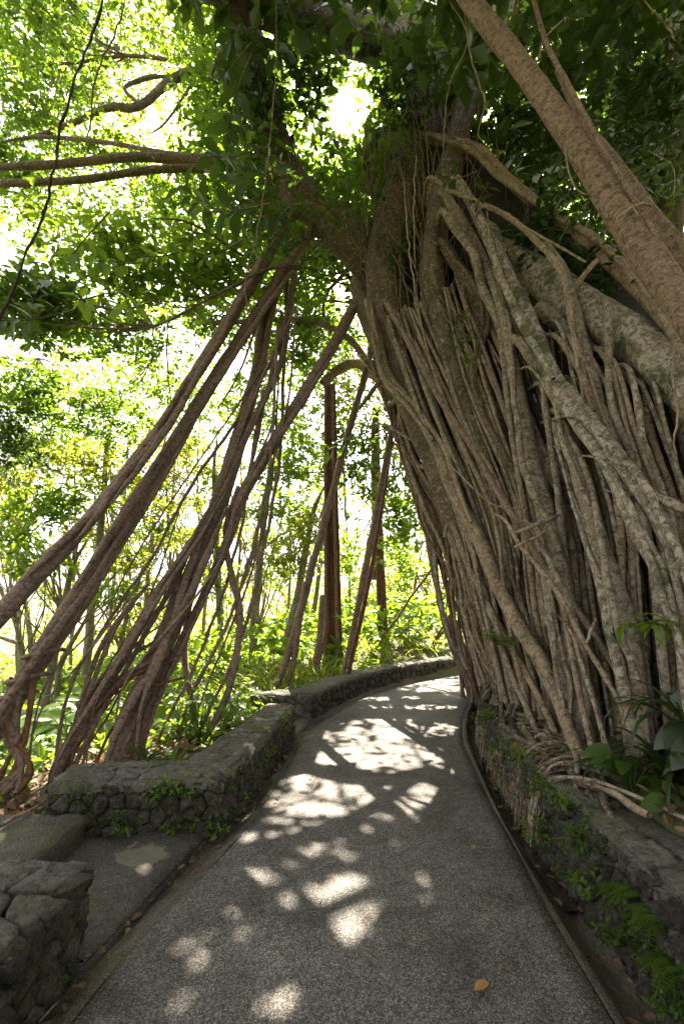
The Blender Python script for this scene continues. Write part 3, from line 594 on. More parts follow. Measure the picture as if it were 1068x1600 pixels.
root([(640, 560, 6.7, 70), (606, 470, 6.75, 74), (606, 390, 6.8, 80), (628, 310, 6.85, 84), (652, 230, 6.9, 84), (676, 140, 7.0, 80), (706, 30, 7.2, 74), (740, -90, 7.6, 66)], 'bark_trunk', 'limb', sides=22, flute=.12, rough=.06)
root([(800, 900, 5.4, 44), (770, 780, 5.5, 42), (735, 660, 5.7, 40), (700, 540, 5.9, 40), (676, 430, 6.0, 44), (684, 340, 6.1, 48), (704, 260, 6.2, 48), (726, 170, 6.4, 46), (760, 60, 6.8, 42), (800, -60, 7.2, 36)], 'bark_trunk', 'limb', sides=18, flute=.12, rough=.07)
# limbs of the crown
root([(640, 470, 7.4, 70), (560, 390, 7.2, 70), (500, 330, 7.0, 72), (455, 290, 6.8, 72), (425, 220, 6.5, 68), (400, 120, 6.1, 64), (370, 0, 5.7, 60), (330, -140, 5.4, 50)], 'bark_trunk', 'limb', sides=20, flute=.10, slim=1.0)
root([(660, 430, 7.6, 90), (665, 300, 7.7, 90), (655, 180, 7.8, 86), (640, 60, 8.0, 80), (625, -80, 8.3, 70)], 'bark_trunk', 'limb', sides=20, flute=.06, slim=.85)
root([(650, 140, 7.6, 60), (620, 85, 7.0, 66), (560, 55, 6.3, 72), (480, 25, 5.6, 74), (400, 0, 5.0, 70), (320, -40, 4.4, 66), (200, -140, 3.9, 60)], 'bark_trunk', 'limb', sides=20, flute=.10, slim=1.05)
root([(690, 200, 7.8, 50), (760, 100, 8.4, 50), (830, -40, 9, 44)], 'bark_trunk', 'limb', sides=14); root([(1040, 420, 6.5, 60), (1040, 250, 6.8, 56), (1045, 80, 7.2, 52), (1050, -100, 7.8, 46)], 'bark_trunk', 'limb', sides=16, flute=.05)
root([(600, 600, 9.5, 20), (560, 568, 9.8, 20), (525, 580, 10, 20), (505, 600, 10, 20)], T_, 'limb'); root([(590, 590, 9.6, 12), (545, 530, 9.4, 12), (480, 500, 9.2, 10), (400, 500, 9.0, 6)], T_, 'branch')
BR = [
 [(440, 270, 6.7, 30), (380, 258, 6.5, 28), (320, 253, 6.4, 25), (260, 248, 6.3, 19), (200, 246, 6.2, 16), (100, 256, 6.0, 14), (0, 262, 5.9, 11), (-90, 275, 5.8, 8)],
 [(330, 262, 6.4, 14), (240, 266, 6.2, 13), (120, 281, 6.0, 12), (0, 288, 5.9, 11), (-80, 292, 5.8, 9)],
 [(300, 245, 6.4, 9), (240, 236, 6.6, 8), (160, 222, 6.8, 7), (60, 214, 7, 6), (0, 222, 7, 5)],
 [(400, 110, 7.5, 16), (310, 112, 8.0, 17), (270, 125, 8.0, 17), (235, 155, 8.0, 16), (205, 168, 8.0, 13), (172, 168, 8.0, 12), (120, 190, 8.0, 9), (60, 212, 8.0, 7), (0, 224, 8, 5)],
 [(215, 162, 8.0, 6), (196, 138, 8.0, 7), (230, 122, 8.1, 8), (290, 118, 8.1, 9)],
 [(380, 90, 9, 8), (290, 95, 9, 7), (200, 88, 9, 6), (100, 100, 9, 5), (0, 108, 9, 4)],
 [(470, 418, 6.9, 9), (420, 420, 6.6, 6), (330, 465, 6.3, 5), (240, 510, 6.0, 5), (130, 522, 5.8, 3)],
 [(480, 505, 9, 8), (420, 500, 9, 8), (330, 505, 9, 8), (280, 490, 9, 6)],
 [(360, -20, 5.8, 12), (356, 50, 6, 12), (345, 100, 6, 10), (338, 140, 6, 7)], [(352, 60, 6, 6), (330, 120, 6, 5), (335, 135, 6, 4)],
 [(420, 420, 7.2, 5), (300, 440, 7, 4), (200, 400, 7, 3)], [(300, 130, 8, 4), (260, 190, 7.6, 4), (225, 215, 7.4, 3)], [(380, 400, 6.6, 5), (300, 350, 6, 4), (230, 340, 5.6, 3)]]
for e in BR: root(e, 'bark_trunk', 'branch')

# leaning prop roots on the left
PR = [
 ([(470, 300, 7.1, 26), (440, 360, 6.95, 28), (400, 430, 6.7, 28), (350, 515, 6.35, 28), (303, 588, 6.0, 29), (258, 660, 5.65, 30), (208, 727, 5.3, 32), (160, 788, 4.95, 34), (110, 845, 4.65, 38), (56, 900, 4.4, 42), (0, 962, 4.15, 44), (-100, 1070, 3.85, 48), (-260, 1260, 3.45, 56)], B_, 'bark'),
 ([(500, 340, 7.2, 22), (464, 392, 7.05, 26), (420, 462, 6.85, 28), (372, 535, 6.55, 29), (320, 615, 6.2, 30), (268, 700, 5.85, 32), (192, 815, 5.35, 36), (130, 918, 4.95, 40), (64, 1020, 4.7, 42), (22, 1090, 4.6, 42), (-30, 1180, 4.45, 56), (-60, 1240, 4.4, 70)], B_, ''),
 ([(385, 530, 6.9, 9), (365, 552, 6.8, 12), (330, 602, 6.6, 12), (290, 682, 6.3, 12), (240, 770, 5.9, 13), (190, 850, 5.5, 13), (130, 950, 5.1, 14), (60, 1055, 4.75, 13), (30, 1110, 4.6, 11), (28, 1180, 4.5, 10), (20, 1225, 4.45, 14)], B_, ''),
 ([(440, 420, 7.3, 24), (415, 490, 7.1, 29), (405, 570, 6.9, 30), (385, 640, 6.6, 32), (362, 720, 6.3, 34), (342, 790, 6.0, 36), (312, 870, 5.7, 38), (280, 950, 5.4, 42), (240, 1040, 5.1, 46), (208, 1110, 4.95, 54), (190, 1190, 4.8, 74)], B_, 'f'),
 ([(460, 430, 7.0, 12), (450, 495, 6.9, 14), (440, 560, 6.8, 15), (415, 620, 6.5, 16), (385, 680, 6.3, 17), (350, 760, 6.0, 18), (305, 840, 5.6, 20), (245, 930, 5.2, 24), (195, 1020, 4.9, 24), (145, 1100, 4.7, 20), (110, 1160, 4.55, 18), (88, 1215, 4.45, 22)], B_, ''),
 ([(590, 410, 7.3, 22), (560, 465, 7.2, 25), (520, 540, 7.0, 26), (470, 622, 6.7, 27), (420, 702, 6.4, 27), (378, 780, 6.1, 26), (362, 830, 5.9, 22), (330, 905, 5.65, 22), (290, 990, 5.35, 20), (245, 1080, 5.1, 22), (218, 1160, 4.95, 28)], B_, ''),
 ([(400, 600, 6.7, 8), (370, 690, 6.4, 10), (345, 760, 6.1, 10), (300, 850, 5.7, 11), (250, 950, 5.3, 11), (200, 1040, 5.0, 10), (160, 1110, 4.8, 9), (118, 1195, 4.6, 11)], B_, ''),
 ([(372, 760, 6.1, 8), (352, 830, 5.9, 11), (362, 900, 5.75, 13), (374, 950, 5.65, 14), (371, 1015, 5.55, 15), (358, 1075, 5.5, 17), (339, 1120, 5.4, 18), (318, 1155, 5.3, 20)], B_, ''),
 ([(330, 860, 6.0, 9), (300, 930, 5.8, 12), (291, 980, 5.7, 14), (288, 1028, 5.6, 15), (298, 1082, 5.5, 15), (307, 1139, 5.4, 15), (312, 1165, 5.35, 17)], B_, ''),
 ([(598, 480, 8.8, 11), (582, 540, 8.7, 14), (560, 620, 8.5, 15), (532, 720, 8.2, 16), (506, 820, 7.9, 17), (486, 890, 7.7, 18), (468, 960, 7.5, 18), (448, 1030, 7.3, 14), (424, 1090, 7.15, 14)], 'bark_brown', ''),
 ([(478, 910, 7.6, 12), (466, 980, 7.4, 14), (458, 1040, 7.3, 12), (440, 1092, 7.2, 12)], B_, ''),
 ([(590, 545, 8.9, 5), (556, 640, 8.6, 6), (525, 745, 8.3, 6), (500, 845, 8.0, 6), (484, 900, 7.8, 6)], B_, ''),
 ([(625, 600, 9.3, 10), (607, 700, 9.0, 13), (586, 810, 8.7, 14), (563, 930, 8.4, 14), (548, 1000, 8.2, 12), (534, 1062, 8.0, 11)], B_, ''),
 ([(612, 690, 9.1, 7), (595, 800, 8.9, 8), (574, 920, 8.6, 9), (556, 1000, 8.3, 9), (544, 1055, 8.1, 9)], 'bark_rust', ''),
 ([(504, 930, 9.3, 12), (499, 1000, 9.2, 14), (490, 1050, 9.1, 16), (484, 1085, 9.0, 18)], B_, ''), ([(512, 970, 9.0, 5), (505, 1010, 8.9, 6), (497, 1040, 8.8, 7), (497, 1085, 8.7, 8)], 'bark_rust', ''),
 ([(690, 868, 9.5, 4), (675, 888, 9.6, 5), (640, 935, 9.8, 5), (605, 985, 10, 5), (543, 1042, 10.2, 5)], B_, ''),
 ([(722, 925, 10, 4), (713, 942, 10.3, 5), (690, 982, 10.8, 5), (664, 1026, 11.2, 6)], B_, ''), ([(726, 930, 10, 3), (702, 970, 10.6, 4), (672, 1018, 11, 4)], 'bark_rust', ''),
 ([(430, 640, 6.6, 4), (415, 690, 6.4, 5), (360, 790, 6.0, 5), (300, 880, 5.6, 5), (200, 1010, 5.0, 4), (130, 1100, 4.7, 4)], B_, ''),
 ([(348, 870, 5.5, 4), (300, 940, 5.2, 5), (230, 1020, 4.9, 5), (190, 1080, 4.8, 4), (175, 1180, 4.7, 5)], T_, ''),
 ([(290, 925, 5.5, 9), (262, 925, 5.4, 7), (232, 920, 5.3, 4), (222, 926, 5.3, 2)], B_, ''), ([(280, 800, 6, 3), (230, 940, 5.4, 4), (150, 1080, 4.9, 4)], B_, ''),
 ([(225, 890, 5.7, 3), (205, 930, 5.3, 4), (130, 1030, 4.9, 4), (60, 1120, 4.6, 4)], B_, ''), ([(412, 470, 7, 5), (390, 540, 6.7, 5), (370, 590, 6.5, 4), (340, 640, 6.2, 3)], B_, '')]
for e, m_, fl in PR: root(e, m_, 'prop_root', flute=.16 if fl == 'f' else .06 if fl == 'bark' else .035, rough=.08, slim=.84)
rp = rs(414)
for e, m_, fl in PR[:6]:
    for q in range(3):
        i0_ = rp.randint(0, len(e) - 5); i1_ = min(len(e) - 1, i0_ + rp.randint(4, 7)); sgn = rp.choice([-1, 1]); ph = rp.uniform(0, 2)
        root([(a + w_ * .34 * sgn * math.cos(j * .5 + ph * .3), b_ + 2, y - w_ * .0008 * y, w_ * (.36 if 0 < j < i1_ - i0_ else .12)) for j, (a, b_, y, w_) in enumerate(e[i0_:i1_ + 1])], m_, 'prop_root', wob=.35)
for k in range(9):
    u = rp.rand(); x0, y0 = 470 - 70 * u + rp.uniform(-15, 15), 430 + 200 * u; x1, y1 = rp.uniform(60, 330), rp.uniform(1080, 1190); ww_ = rp.uniform(3, 7.5); Y0, Y1 = 7.0 - .6 * u + rp.uniform(-.3, .3), 4.75 + (x1 - 60) / 270 * .6
    root([(x0 * (1 - f) + x1 * f + (36 * math.sin(f * 3.14) if x1 > 180 else 10) + rp.uniform(-8, 8), y0 * (1 - f) + y1 * f + rp.uniform(-6, 6), Y0 * (1 - f) + Y1 * f, ww_) for f in (0, .2, .4, .6, .8, 1)], B_, 'prop_root', wob=.5)
# buttressed feet of the big prop, and fine roots around them
rnd = rs(55)
for k in range(17):
    a0 = (rnd.uniform(200, 300), rnd.uniform(900, 1060)); x1 = 40 + (a0[0] - 190) * 1.0 + rnd.uniform(-60, 70); x1 = min(max(x1, 88), 235)
    y0 = 5.2 - (a0[1] - 950) * .002; ww_ = rnd.uniform(3, 9)
    root([(a0[0], a0[1], y0, ww_ * .7), ((a0[0] * .6 + x1 * .4), a0[1] * .6 + 1110 * .4, y0 - .15, ww_), (x1 * .75 + a0[0] * .25, 1130, 4.8, ww_), (x1, 1180 + rnd.uniform(0, 30), 4.68, ww_ * 1.2)], 'bark_rust' if k % 3 == 0 else B_, 'prop_root', wob=.4)
for k in range(9):
    x0 = rnd.uniform(0, 60); root([(x0, 1060 + rnd.uniform(-20, 40), 4.6, 6), (x0 - 12, 1140, 4.5, 8), (rnd.uniform(-10, 50), 1200, 4.4, 9), (rnd.uniform(-30, 45), 1240, 4.3, 11)], 'bark_rust' if k % 2 else B_, 'prop_root', wob=.5)
for yy, wl in ((1020, 56), (1058, 56), (1085, 56)):      # root wrapped round the second prop
    xx = np.interp(yy, [945, 1040, 1095], [115, 58, 20]); c = P(xx, yy, 4.7); a_ = np.linspace(-2.4, 2.4, 9); rr_ = .175
    tb([c + [rr_ * math.sin(q) * 1.0, -rr_ * math.cos(q), .10 * q / 2.4 * (-.4) + .06 * math.sin(q)] for q in a_], [.012, .018, .022, .024, .024, .024, .022, .018, .012], B_, 'root_ring', sides=8, step=.04)
# fluted pillars standing by the far wall
for (xt, yt, xb, yb, Y0, wd, n_) in ((515, 600, 520, 1072, 10, 26, 9), (586, 640, 597, 1050, 11.5, 15, 7), (582, 660, 585, 900, 13, 6, 2)):
    for k in range(n_):
        o_ = (k - (n_ - 1) / 2) / n_ * wd; dy = rnd.uniform(-.2, .2); sp = rnd.uniform(1.1, 1.9)
        root([(xt + o_ * .6, yt, Y0 + dy, wd / n_ * 1.5), (xt * .6 + xb * .4 + o_ * .8, yt * .6 + yb * .4, Y0 + dy, wd / n_ * 1.7), (xb + o_ * 1.0, yb * .8 + yt * .2, Y0 + dy, wd / n_ * 1.9), (xb + o_ * 1.2, yb - 40, Y0 + dy, wd / n_ * 2.0), (xb + o_ * sp, yb + 6, Y0 + dy - .1, wd / n_ * 2.6)], 'bark_rust' if k % 3 else B_, 'prop_root', flute=.06)

# curtain of finer roots, individually grown between a top and a bottom line
def curtain(n, top, mid, bot, wr, mats, seed, name='aerial_root', bag=None, jit=14, wob=.5):
    r = rs(seed)
    for k in range(n):
        u = (k + r.uniform(.1, .9)) / n; ud = min(1, max(0, u + r.normal(0, .10))); um = .5 * (u + ud); w_ = r.uniform(*wr)
        f = lambda L, q: np.array(L[0]) * (1 - q) + np.array(L[1]) * q
        a_, m_, b_ = f(top, u), f(mid, um), f(bot, ud); dy = r.normal(0, .12)
        j = lambda: r.normal(0, jit, 2)
        pts = [(*(a_[:2] + j()), a_[2] + dy, w_ * .8), (*(.55 * a_[:2] + .45 * m_[:2] + j()), .55 * a_[2] + .45 * m_[2] + dy, w_), (*(m_[:2] + j()), m_[2] + dy, w_), (*(.5 * b_[:2] + .5 * m_[:2] + j()), .5 * b_[2] + .5 * m_[2] + dy, w_), (*(b_[:2] + j() * .5), b_[2] + dy * .4, w_ * 1.25)]
        mm = mats[r.randint(len(mats))]
        if bag is None: root(pts, mm, name, wob=wob)
        else:
            C, rad = pxr(pts); V, Fc, U = tube(C, rad, 5, .16, wob, .1, seed=seed * 31 + k); bag.add(V, Fc, U)
curtain(34, ((596, 500, 6.5), (720, 440, 5.7)), ((712, 800, 5.75), (830, 780, 4.95)), ((790, 1105, 5.1), (890, 1130, 4.15)), (4, 10), [T_, N_, B_, N_], 209, 'hanging_root', jit=5, wob=.15)
curtain(34, ((640, 520, 6.4), (860, 470, 5.1)), ((770, 800, 5.4), (950, 780, 4.2)), ((830, 1120, 4.5), (1000, 1130, 3.6)), (5, 13), [N_, T_, N_, L_], 207, jit=7, wob=.25)
curtain(18, ((870, 520, 4.5), (1020, 600, 3.9)), ((960, 790, 3.9), (1090, 830, 3.4)), ((990, 1110, 3.5), (1120, 1110, 3.1)), (6, 14), [N_, L_, T_], 208, jit=6, wob=.25)
curtain(46, ((590, 560, 7.9), (650, 600, 7.0)), ((668, 830, 7.9), (735, 820, 6.3)), ((738, 1092, 7.7), (815, 1125, 5.2)), (4, 9), [T_, N_, 'bark_rust', B_], 201)
curtain(26, ((640, 500, 6.8), (760, 470, 6.0)), ((760, 800, 6.0), (830, 800, 5.2)), ((805, 1120, 5.1), (905, 1140, 4.3)), (3, 7), [T_, N_, B_], 202)
curtain(22, ((860, 400, 5.9), (1080, 520, 5.2)), ((930, 700, 5.4), (1120, 720, 4.9)), ((960, 1100, 4.6), (1180, 1100, 4.4)), (9, 24), [N_, 'bark_trunk', L_], 206, jit=8, wob=.2)
curtain(30, ((800, 430, 5.6), (1010, 560, 4.9)), ((880, 780, 5.0), (1090, 800, 4.5)), ((910, 1130, 4.3), (1140, 1120, 4.0)), (8, 22), [N_, 'bark_trunk', N_, L_], 203, jit=8, wob=.2)
curtain(14, ((840, 560, 4.9), (1000, 640, 4.4)), ((930, 830, 4.3), (1080, 850, 3.8)), ((960, 1130, 3.8), (1110, 1120, 3.4)), (7, 15), [N_, L_, T_], 204, jit=8, wob=.2)
curtain(16, ((560, 420, 7.0), (700, 300, 6.2)), ((590, 520, 6.9), (720, 460, 6.0)), ((640, 640, 6.6), (760, 640, 5.8)), (2.5, 5), [T_, B_], 205, jit=10)
# roots creeping over the retaining wall
r = rs(77)
for k in range(40):
    s_ = r.uniform(3.35, 7.7); x_ = xo(rw, s_) if False else np.interp(s_, rw[:, 1], rw[:, 0]); e = r.uniform(-.35, .1); h_ = r.uniform(.0, .3)
    tb([(x_ + .5, s_ + e * 3, .46), (x_ + .3, s_ + e * 1.8, .50), (x_ + .14, s_ + e * .8, .47), (x_ + .05, s_ + e * .3, .38), (x_ - .005, s_, .2), (x_ - .035, s_ - e * .2, .05), (x_ - .05, s_ - e * .3, -.07)], np.array([1.2, 1.2, 1.1, 1, 1, .9, .8]) * r.uniform(.007, .016), ['bark_trunk', N_, 'bark_trunk', 'bark_lichen'][k % 4], 'root', sides=6, step=.07, wob=.7)
for k in range(16):
    s_ = r.uniform(2.9, 5.2); x_ = np.interp(s_, rw[:, 1], rw[:, 0]); rad_ = r.uniform(.014, .032)
    a1, a2, a3 = r.uniform(.08, .4, 3); tb([(x_ + a1, s_ - .5, .40), (x_ + a1 + .05, s_ - .25, .44), (x_ + a2, s_ + .1, .445), (x_ + a2 * .5 + a3 * .5, s_ + .4, .46), (x_ + a3 + .1, s_ + .8, .47), (x_ + a3 + .25, s_ + 1.1, .5)], [rad_ * .4, rad_ * .7, rad_, rad_ * 1.1, rad_ * 1.2, rad_ * 1.3], ['bark_trunk', 'bark_dark', 'bark_trunk'][k % 3], 'root', sides=7, step=.07, wob=.6)
# finest threads, too thin to pick apart
bg_ = Bag()
curtain(120, ((600, 560, 7.8), (760, 420, 6.1)), ((700, 820, 7.0), (850, 760, 5.2)), ((745, 1100, 7.2), (930, 1130, 4.1)), (1.2, 3), [T_], 211, bag=bg_, jit=16, wob=2)
curtain(70, ((820, 440, 5.4), (1040, 560, 4.7)), ((900, 760, 4.8), (1090, 820, 4.3)), ((930, 1130, 4.1), (1130, 1120, 3.8)), (1.2, 3), [T_], 212, bag=bg_, jit=14, wob=2)
curtain(34, ((560, 150, 6.6), (780, 150, 6.0)), ((580, 350, 6.5), (770, 330, 5.8)), ((620, 560, 6.4), (760, 560, 5.6)), (1.0, 2.4), [T_], 213, bag=bg_, jit=16, wob=3)
s_ = r.uniform(3.2, 7.9, 260)
for k, q in enumerate(s_):
    x_ = np.interp(q, rw[:, 1], rw[:, 0]); e = r.uniform(-.2, .2); ra_ = r.uniform(.003, .007)
    V, Fc, U = tube([(x_ + .35, q + e, .45), (x_ + .08, q + e * .4, .42), (x_ + .0, q, .22), (x_ - .04, q - e * .3, .0)], [ra_] * 4, 5, .08, 1.6, .1, seed=900 + k); bg_.add(V, Fc, U)
o = bg_.put('fine_root', M['bark_brown'], BAN); o['kind'] = 'stuff'
# loose threads hanging in front of the crown
for k, e in enumerate([[(432, -10, 4, 2), (430, 120, 4, 2), (415, 280, 4, 2), (398, 380, 4, 2), (383, 440, 4.2, 2), (392, 520, 4.4, 2)], [(196, -5, 4.5, 3), (185, 40, 4.5, 3), (150, 120, 4.5, 3), (142, 190, 4.5, 3), (132, 235, 4.5, 3)],
    [(262, 490, 5, 3), (261, 560, 5, 3), (268, 640, 5.2, 2)], [(725, 20, 4, 2), (735, 90, 4, 3), (756, 160, 4, 3), (746, 205, 4, 2), (756, 225, 4, 1.5)], [(700, 0, 4, 2), (730, 60, 4, 2), (700, 140, 4.1, 2), (690, 260, 4.3, 2)],
    [(1060, 490, 3, 4), (1050, 560, 3, 4), (1056, 640, 3, 4), (1054, 700, 3, 3), (1064, 770, 3, 3)], [(650, 240, 5, 3), (646, 320, 5, 3), (648, 420, 5, 3)], [(630, 280, 5, 3), (640, 400, 5, 3), (660, 520, 5, 3)], [(760, 330, 5, 4), (768, 400, 4.9, 4), (785, 470, 4.8, 3)],
    [(1005, 0, 3.2, 3), (1040, 40, 3.2, 4), (1055, 65, 3.2, 2)], [(1010, 235, 3.3, 2), (1050, 260, 3.2, 2), (1052, 310, 3.2, 2)]]): root(e, T_ if k > 2 else B_, 'hanging_thread', wob=1.5)
VN = thing('climbing_vine', 'single long dark vine hanging slack across the upper left leaves', 'vine', P(60, 340, 3.5))
root([(165, -20, 3.6, 4), (150, 40, 3.6, 5), (122, 112, 3.5, 4), (98, 190, 3.5, 5), (86, 255, 3.5, 4), (70, 330, 3.5, 5), (40, 400, 3.4, 4), (10, 480, 3.4, 5), (-30, 560, 3.3, 5)], 'bark_dark', 'stem', VN, wob=1.2, rough=.25)

# ------------------------------------------------------------------ foliage
def unit(a): return a / (np.linalg.norm(a, axis=-1, keepdims=True) + 1e-9)
LIT = [(520, 1255, 120, 48), (590, 1188, 115, 32), (640, 1145, 90, 14), (420, 1310, 75, 20), (265, 1175, 80, 28), (110, 1170, 90, 30), (330, 1115, 60, 30), (40, 1255, 60, 18), (160, 1205, 60, 12), (420, 1130, 40, 14), (640, 1030, 90, 16), (300, 1150, 60, 14), (600, 1168, 80, 12), (540, 1232, 70, 18), (455, 1285, 52, 16), (610, 1275, 40, 14), (520, 1330, 60, 12), (600, 1130, 60, 6), (480, 1410, 40, 20), (525, 1432, 66, 52), (412, 1370, 44, 17), (560, 1405, 40, 30), (440, 1305, 62, 16), (500, 1262, 58, 30), (575, 1190, 95, 24), (640, 1250, 62, 24), (688, 1300, 44, 17), (570, 1300, 30, 10), (782, 1293, 14, 8),
       (640, 1106, 70, 5), (600, 1092, 50, 4), (690, 1075, 38, 7), (700, 1052, 34, 8), (560, 1150, 60, 7), (300, 1545, 34, 14), (425, 1580, 52, 16), (205, 1366, 34, 11), (400, 1160, 40, 9), (340, 1192, 30, 8), (495, 1220, 40, 14), (700, 1208, 26, 8), (650, 1280, 30, 9), (385, 1262, 26, 9), (460, 1348, 30, 8), (620, 1225, 30, 10), (250, 1222, 40, 6)]
def keep_mask(p, seed=0):
    """gaps in the canopy: where sunbeams come down onto the path, and the one towards the viewer's place"""
    g = p - SUN * (p[:, 2:3] / SUN[2]); d = g - np.array([0, 0, CAMZ]); dep = d[:, 1] * CP + d[:, 2] * SP
    px = 534 + d[:, 0] / dep * F; py = 800 - (d[:, 2] * CP - d[:, 1] * SP) / dep * F
    lit = np.zeros(len(p), bool)
    wv_ = np.where(py > 1510, .6, 1.05) + .6 * np.sin(px * .085 + py * .06) * np.sin(py * .15 - px * .045) + .45 * np.sin(px * .23 - py * .11 + 1) * np.sin(py * .33 + px * .12)
    for (cx, cy_, rx, ry) in LIT: lit |= (((px - cx) / rx)**2 + ((py - cy_) / ry)**2 < wv_)
    for (cx, cy_, rx, ry) in ((525, 1435, 66, 50), (412, 1370, 46, 17), (688, 1300, 46, 17), (640, 1250, 62, 22), (500, 1262, 66, 26), (575, 1188, 90, 22), (430, 1305, 60, 14)): lit |= (((px - cx) / rx)**2 + ((py - cy_) / ry)**2 < 1 + .25 * np.sin(px * .16) * np.sin(py * .2))
    lit &= (dep > .3) & (p[:, 2] > 1.5)
    q = p - np.array([0, 0, CAMZ]); along = q @ SUN; per = np.linalg.norm(q - along[:, None] * SUN, axis=1)
    return ~(lit & (rs(seed).rand(len(p)) < .96)) & ((per > (.05 + .034 * along) * (1 + .2 * np.sin(3 * np.arctan2(q[:, 0], q[:, 2] - q[:, 1]) + along * 2.3) + .15 * np.sin(along * 9))) | (rs(seed + 1).rand(len(p)) < .03))
def leaves_geo(pos, dr, nr, ln, wd, tint, simple=False, fold=.25):
    dr = unit(dr); sd_ = unit(np.cross(dr, nr)); up = np.cross(sd_, dr); l = ln[:, None]; w2 = wd[:, None] * .5
    if simple:
        V = np.stack([pos, pos + dr * l * .5 + sd_ * w2 + up * w2 * fold, pos + dr * l - up * l * .08, pos + dr * l * .5 - sd_ * w2 + up * w2 * fold], 1)
        n = len(pos); b0 = np.arange(n)[:, None] * 4; Fc = np.concatenate([b0 + [0, 1, 2], b0 + [0, 2, 3]]); k = 4
    else:
        V = np.stack([pos, pos + dr * l * .28 + sd_ * w2 * .9 + up * w2 * fold, pos + dr * l * .68 + sd_ * w2 * .85 + up * w2 * fold - up * l * .03, pos + dr * l - up * l * .10,
                      pos + dr * l * .68 - sd_ * w2 * .85 + up * w2 * fold - up * l * .03, pos + dr * l * .28 - sd_ * w2 * .9 + up * w2 * fold], 1)
        n = len(pos); b0 = np.arange(n)[:, None] * 6; Fc = np.concatenate([b0 + [0, 1, 2, 3], b0 + [0, 3, 4, 5]]); k = 6
    return V.reshape(-1, 3), Fc, np.repeat(tint, k)
def sprigs(cent, k, seed, size, spread, asp=.48, flat=.6, hang=.0, rosette=False):
    r = rs(seed); n = len(cent); ax = unit(r.randn(n, 3) * [1, 1, .5] + [0, 0, .35 - hang])
    c = np.repeat(cent, k, 0); A = np.repeat(ax, k, 0); m = len(c)
    rad = unit(r.randn(m, 3) * [1, 1, flat]); dr = unit(A * .55 + rad)
    pos = c + A * (r.rand(m, 1) * spread) + rad * spread * .25 * r.rand(m, 1)
    nr = unit(r.randn(m, 3) * .55 + [0, -.1, 1]); ln = size * r.uniform(.65, 1.25, m); tint = np.repeat(r.rand(n), k) * .35 + r.rand(m) * .45
    return pos, dr, nr, ln, ln * asp * r.uniform(.85, 1.15, m), tint
def foliage(name, cent, k, seed, size, spread, mat_, parent, simple=False, carve=True, asp=.48, hang=0., kind='stuff', flat=.6):
    a_ = sprigs(cent, k, seed, size, spread, asp, flat, hang); kp = keep_mask(a_[0] + a_[1] * a_[3][:, None] * .5, seed) if carve else np.ones(len(a_[0]), bool)
    V, Fc, t_ = leaves_geo(*[q[kp] for q in a_], simple=simple)
    o = link(name, new_mesh(name, V, Fc, M[mat_], True, None, t_), parent)
    if kind: o['kind'] = kind
    return o
def blob(px, py, Y, rx, ry, n, seed, dy=None, shell=.35):
    r = rs(seed); c = P(px, py, Y); s_ = depth_of(c) / F; q = unit(r.randn(n, 3)) * (r.rand(n, 1)**.4); q *= 1 + .3 * np.sin(q[:, :1] * 5 + q[:, 2:3] * 7 + seed)
    return c + q * [rx * s_, dy or max(.7, .8 * rx * s_), ry * s_]
twigs = Bag()
def twig(a_, b_, r0, seed, bag=None):
    r = rs(seed); a_, b_ = np.asarray(a_), np.asarray(b_); L = np.linalg.norm(b_ - a_)
    C = [a_, a_ * .66 + b_ * .34 + r.randn(3) * L * .07, a_ * .33 + b_ * .67 + r.randn(3) * L * .07, b_]
    V, Fc, U = tube(C, [r0, r0 * .8, r0 * .55, r0 * .3], 5, max(.1, L / 9), .8, .1, seed=seed); (bag or twigs).add(V, Fc, U)
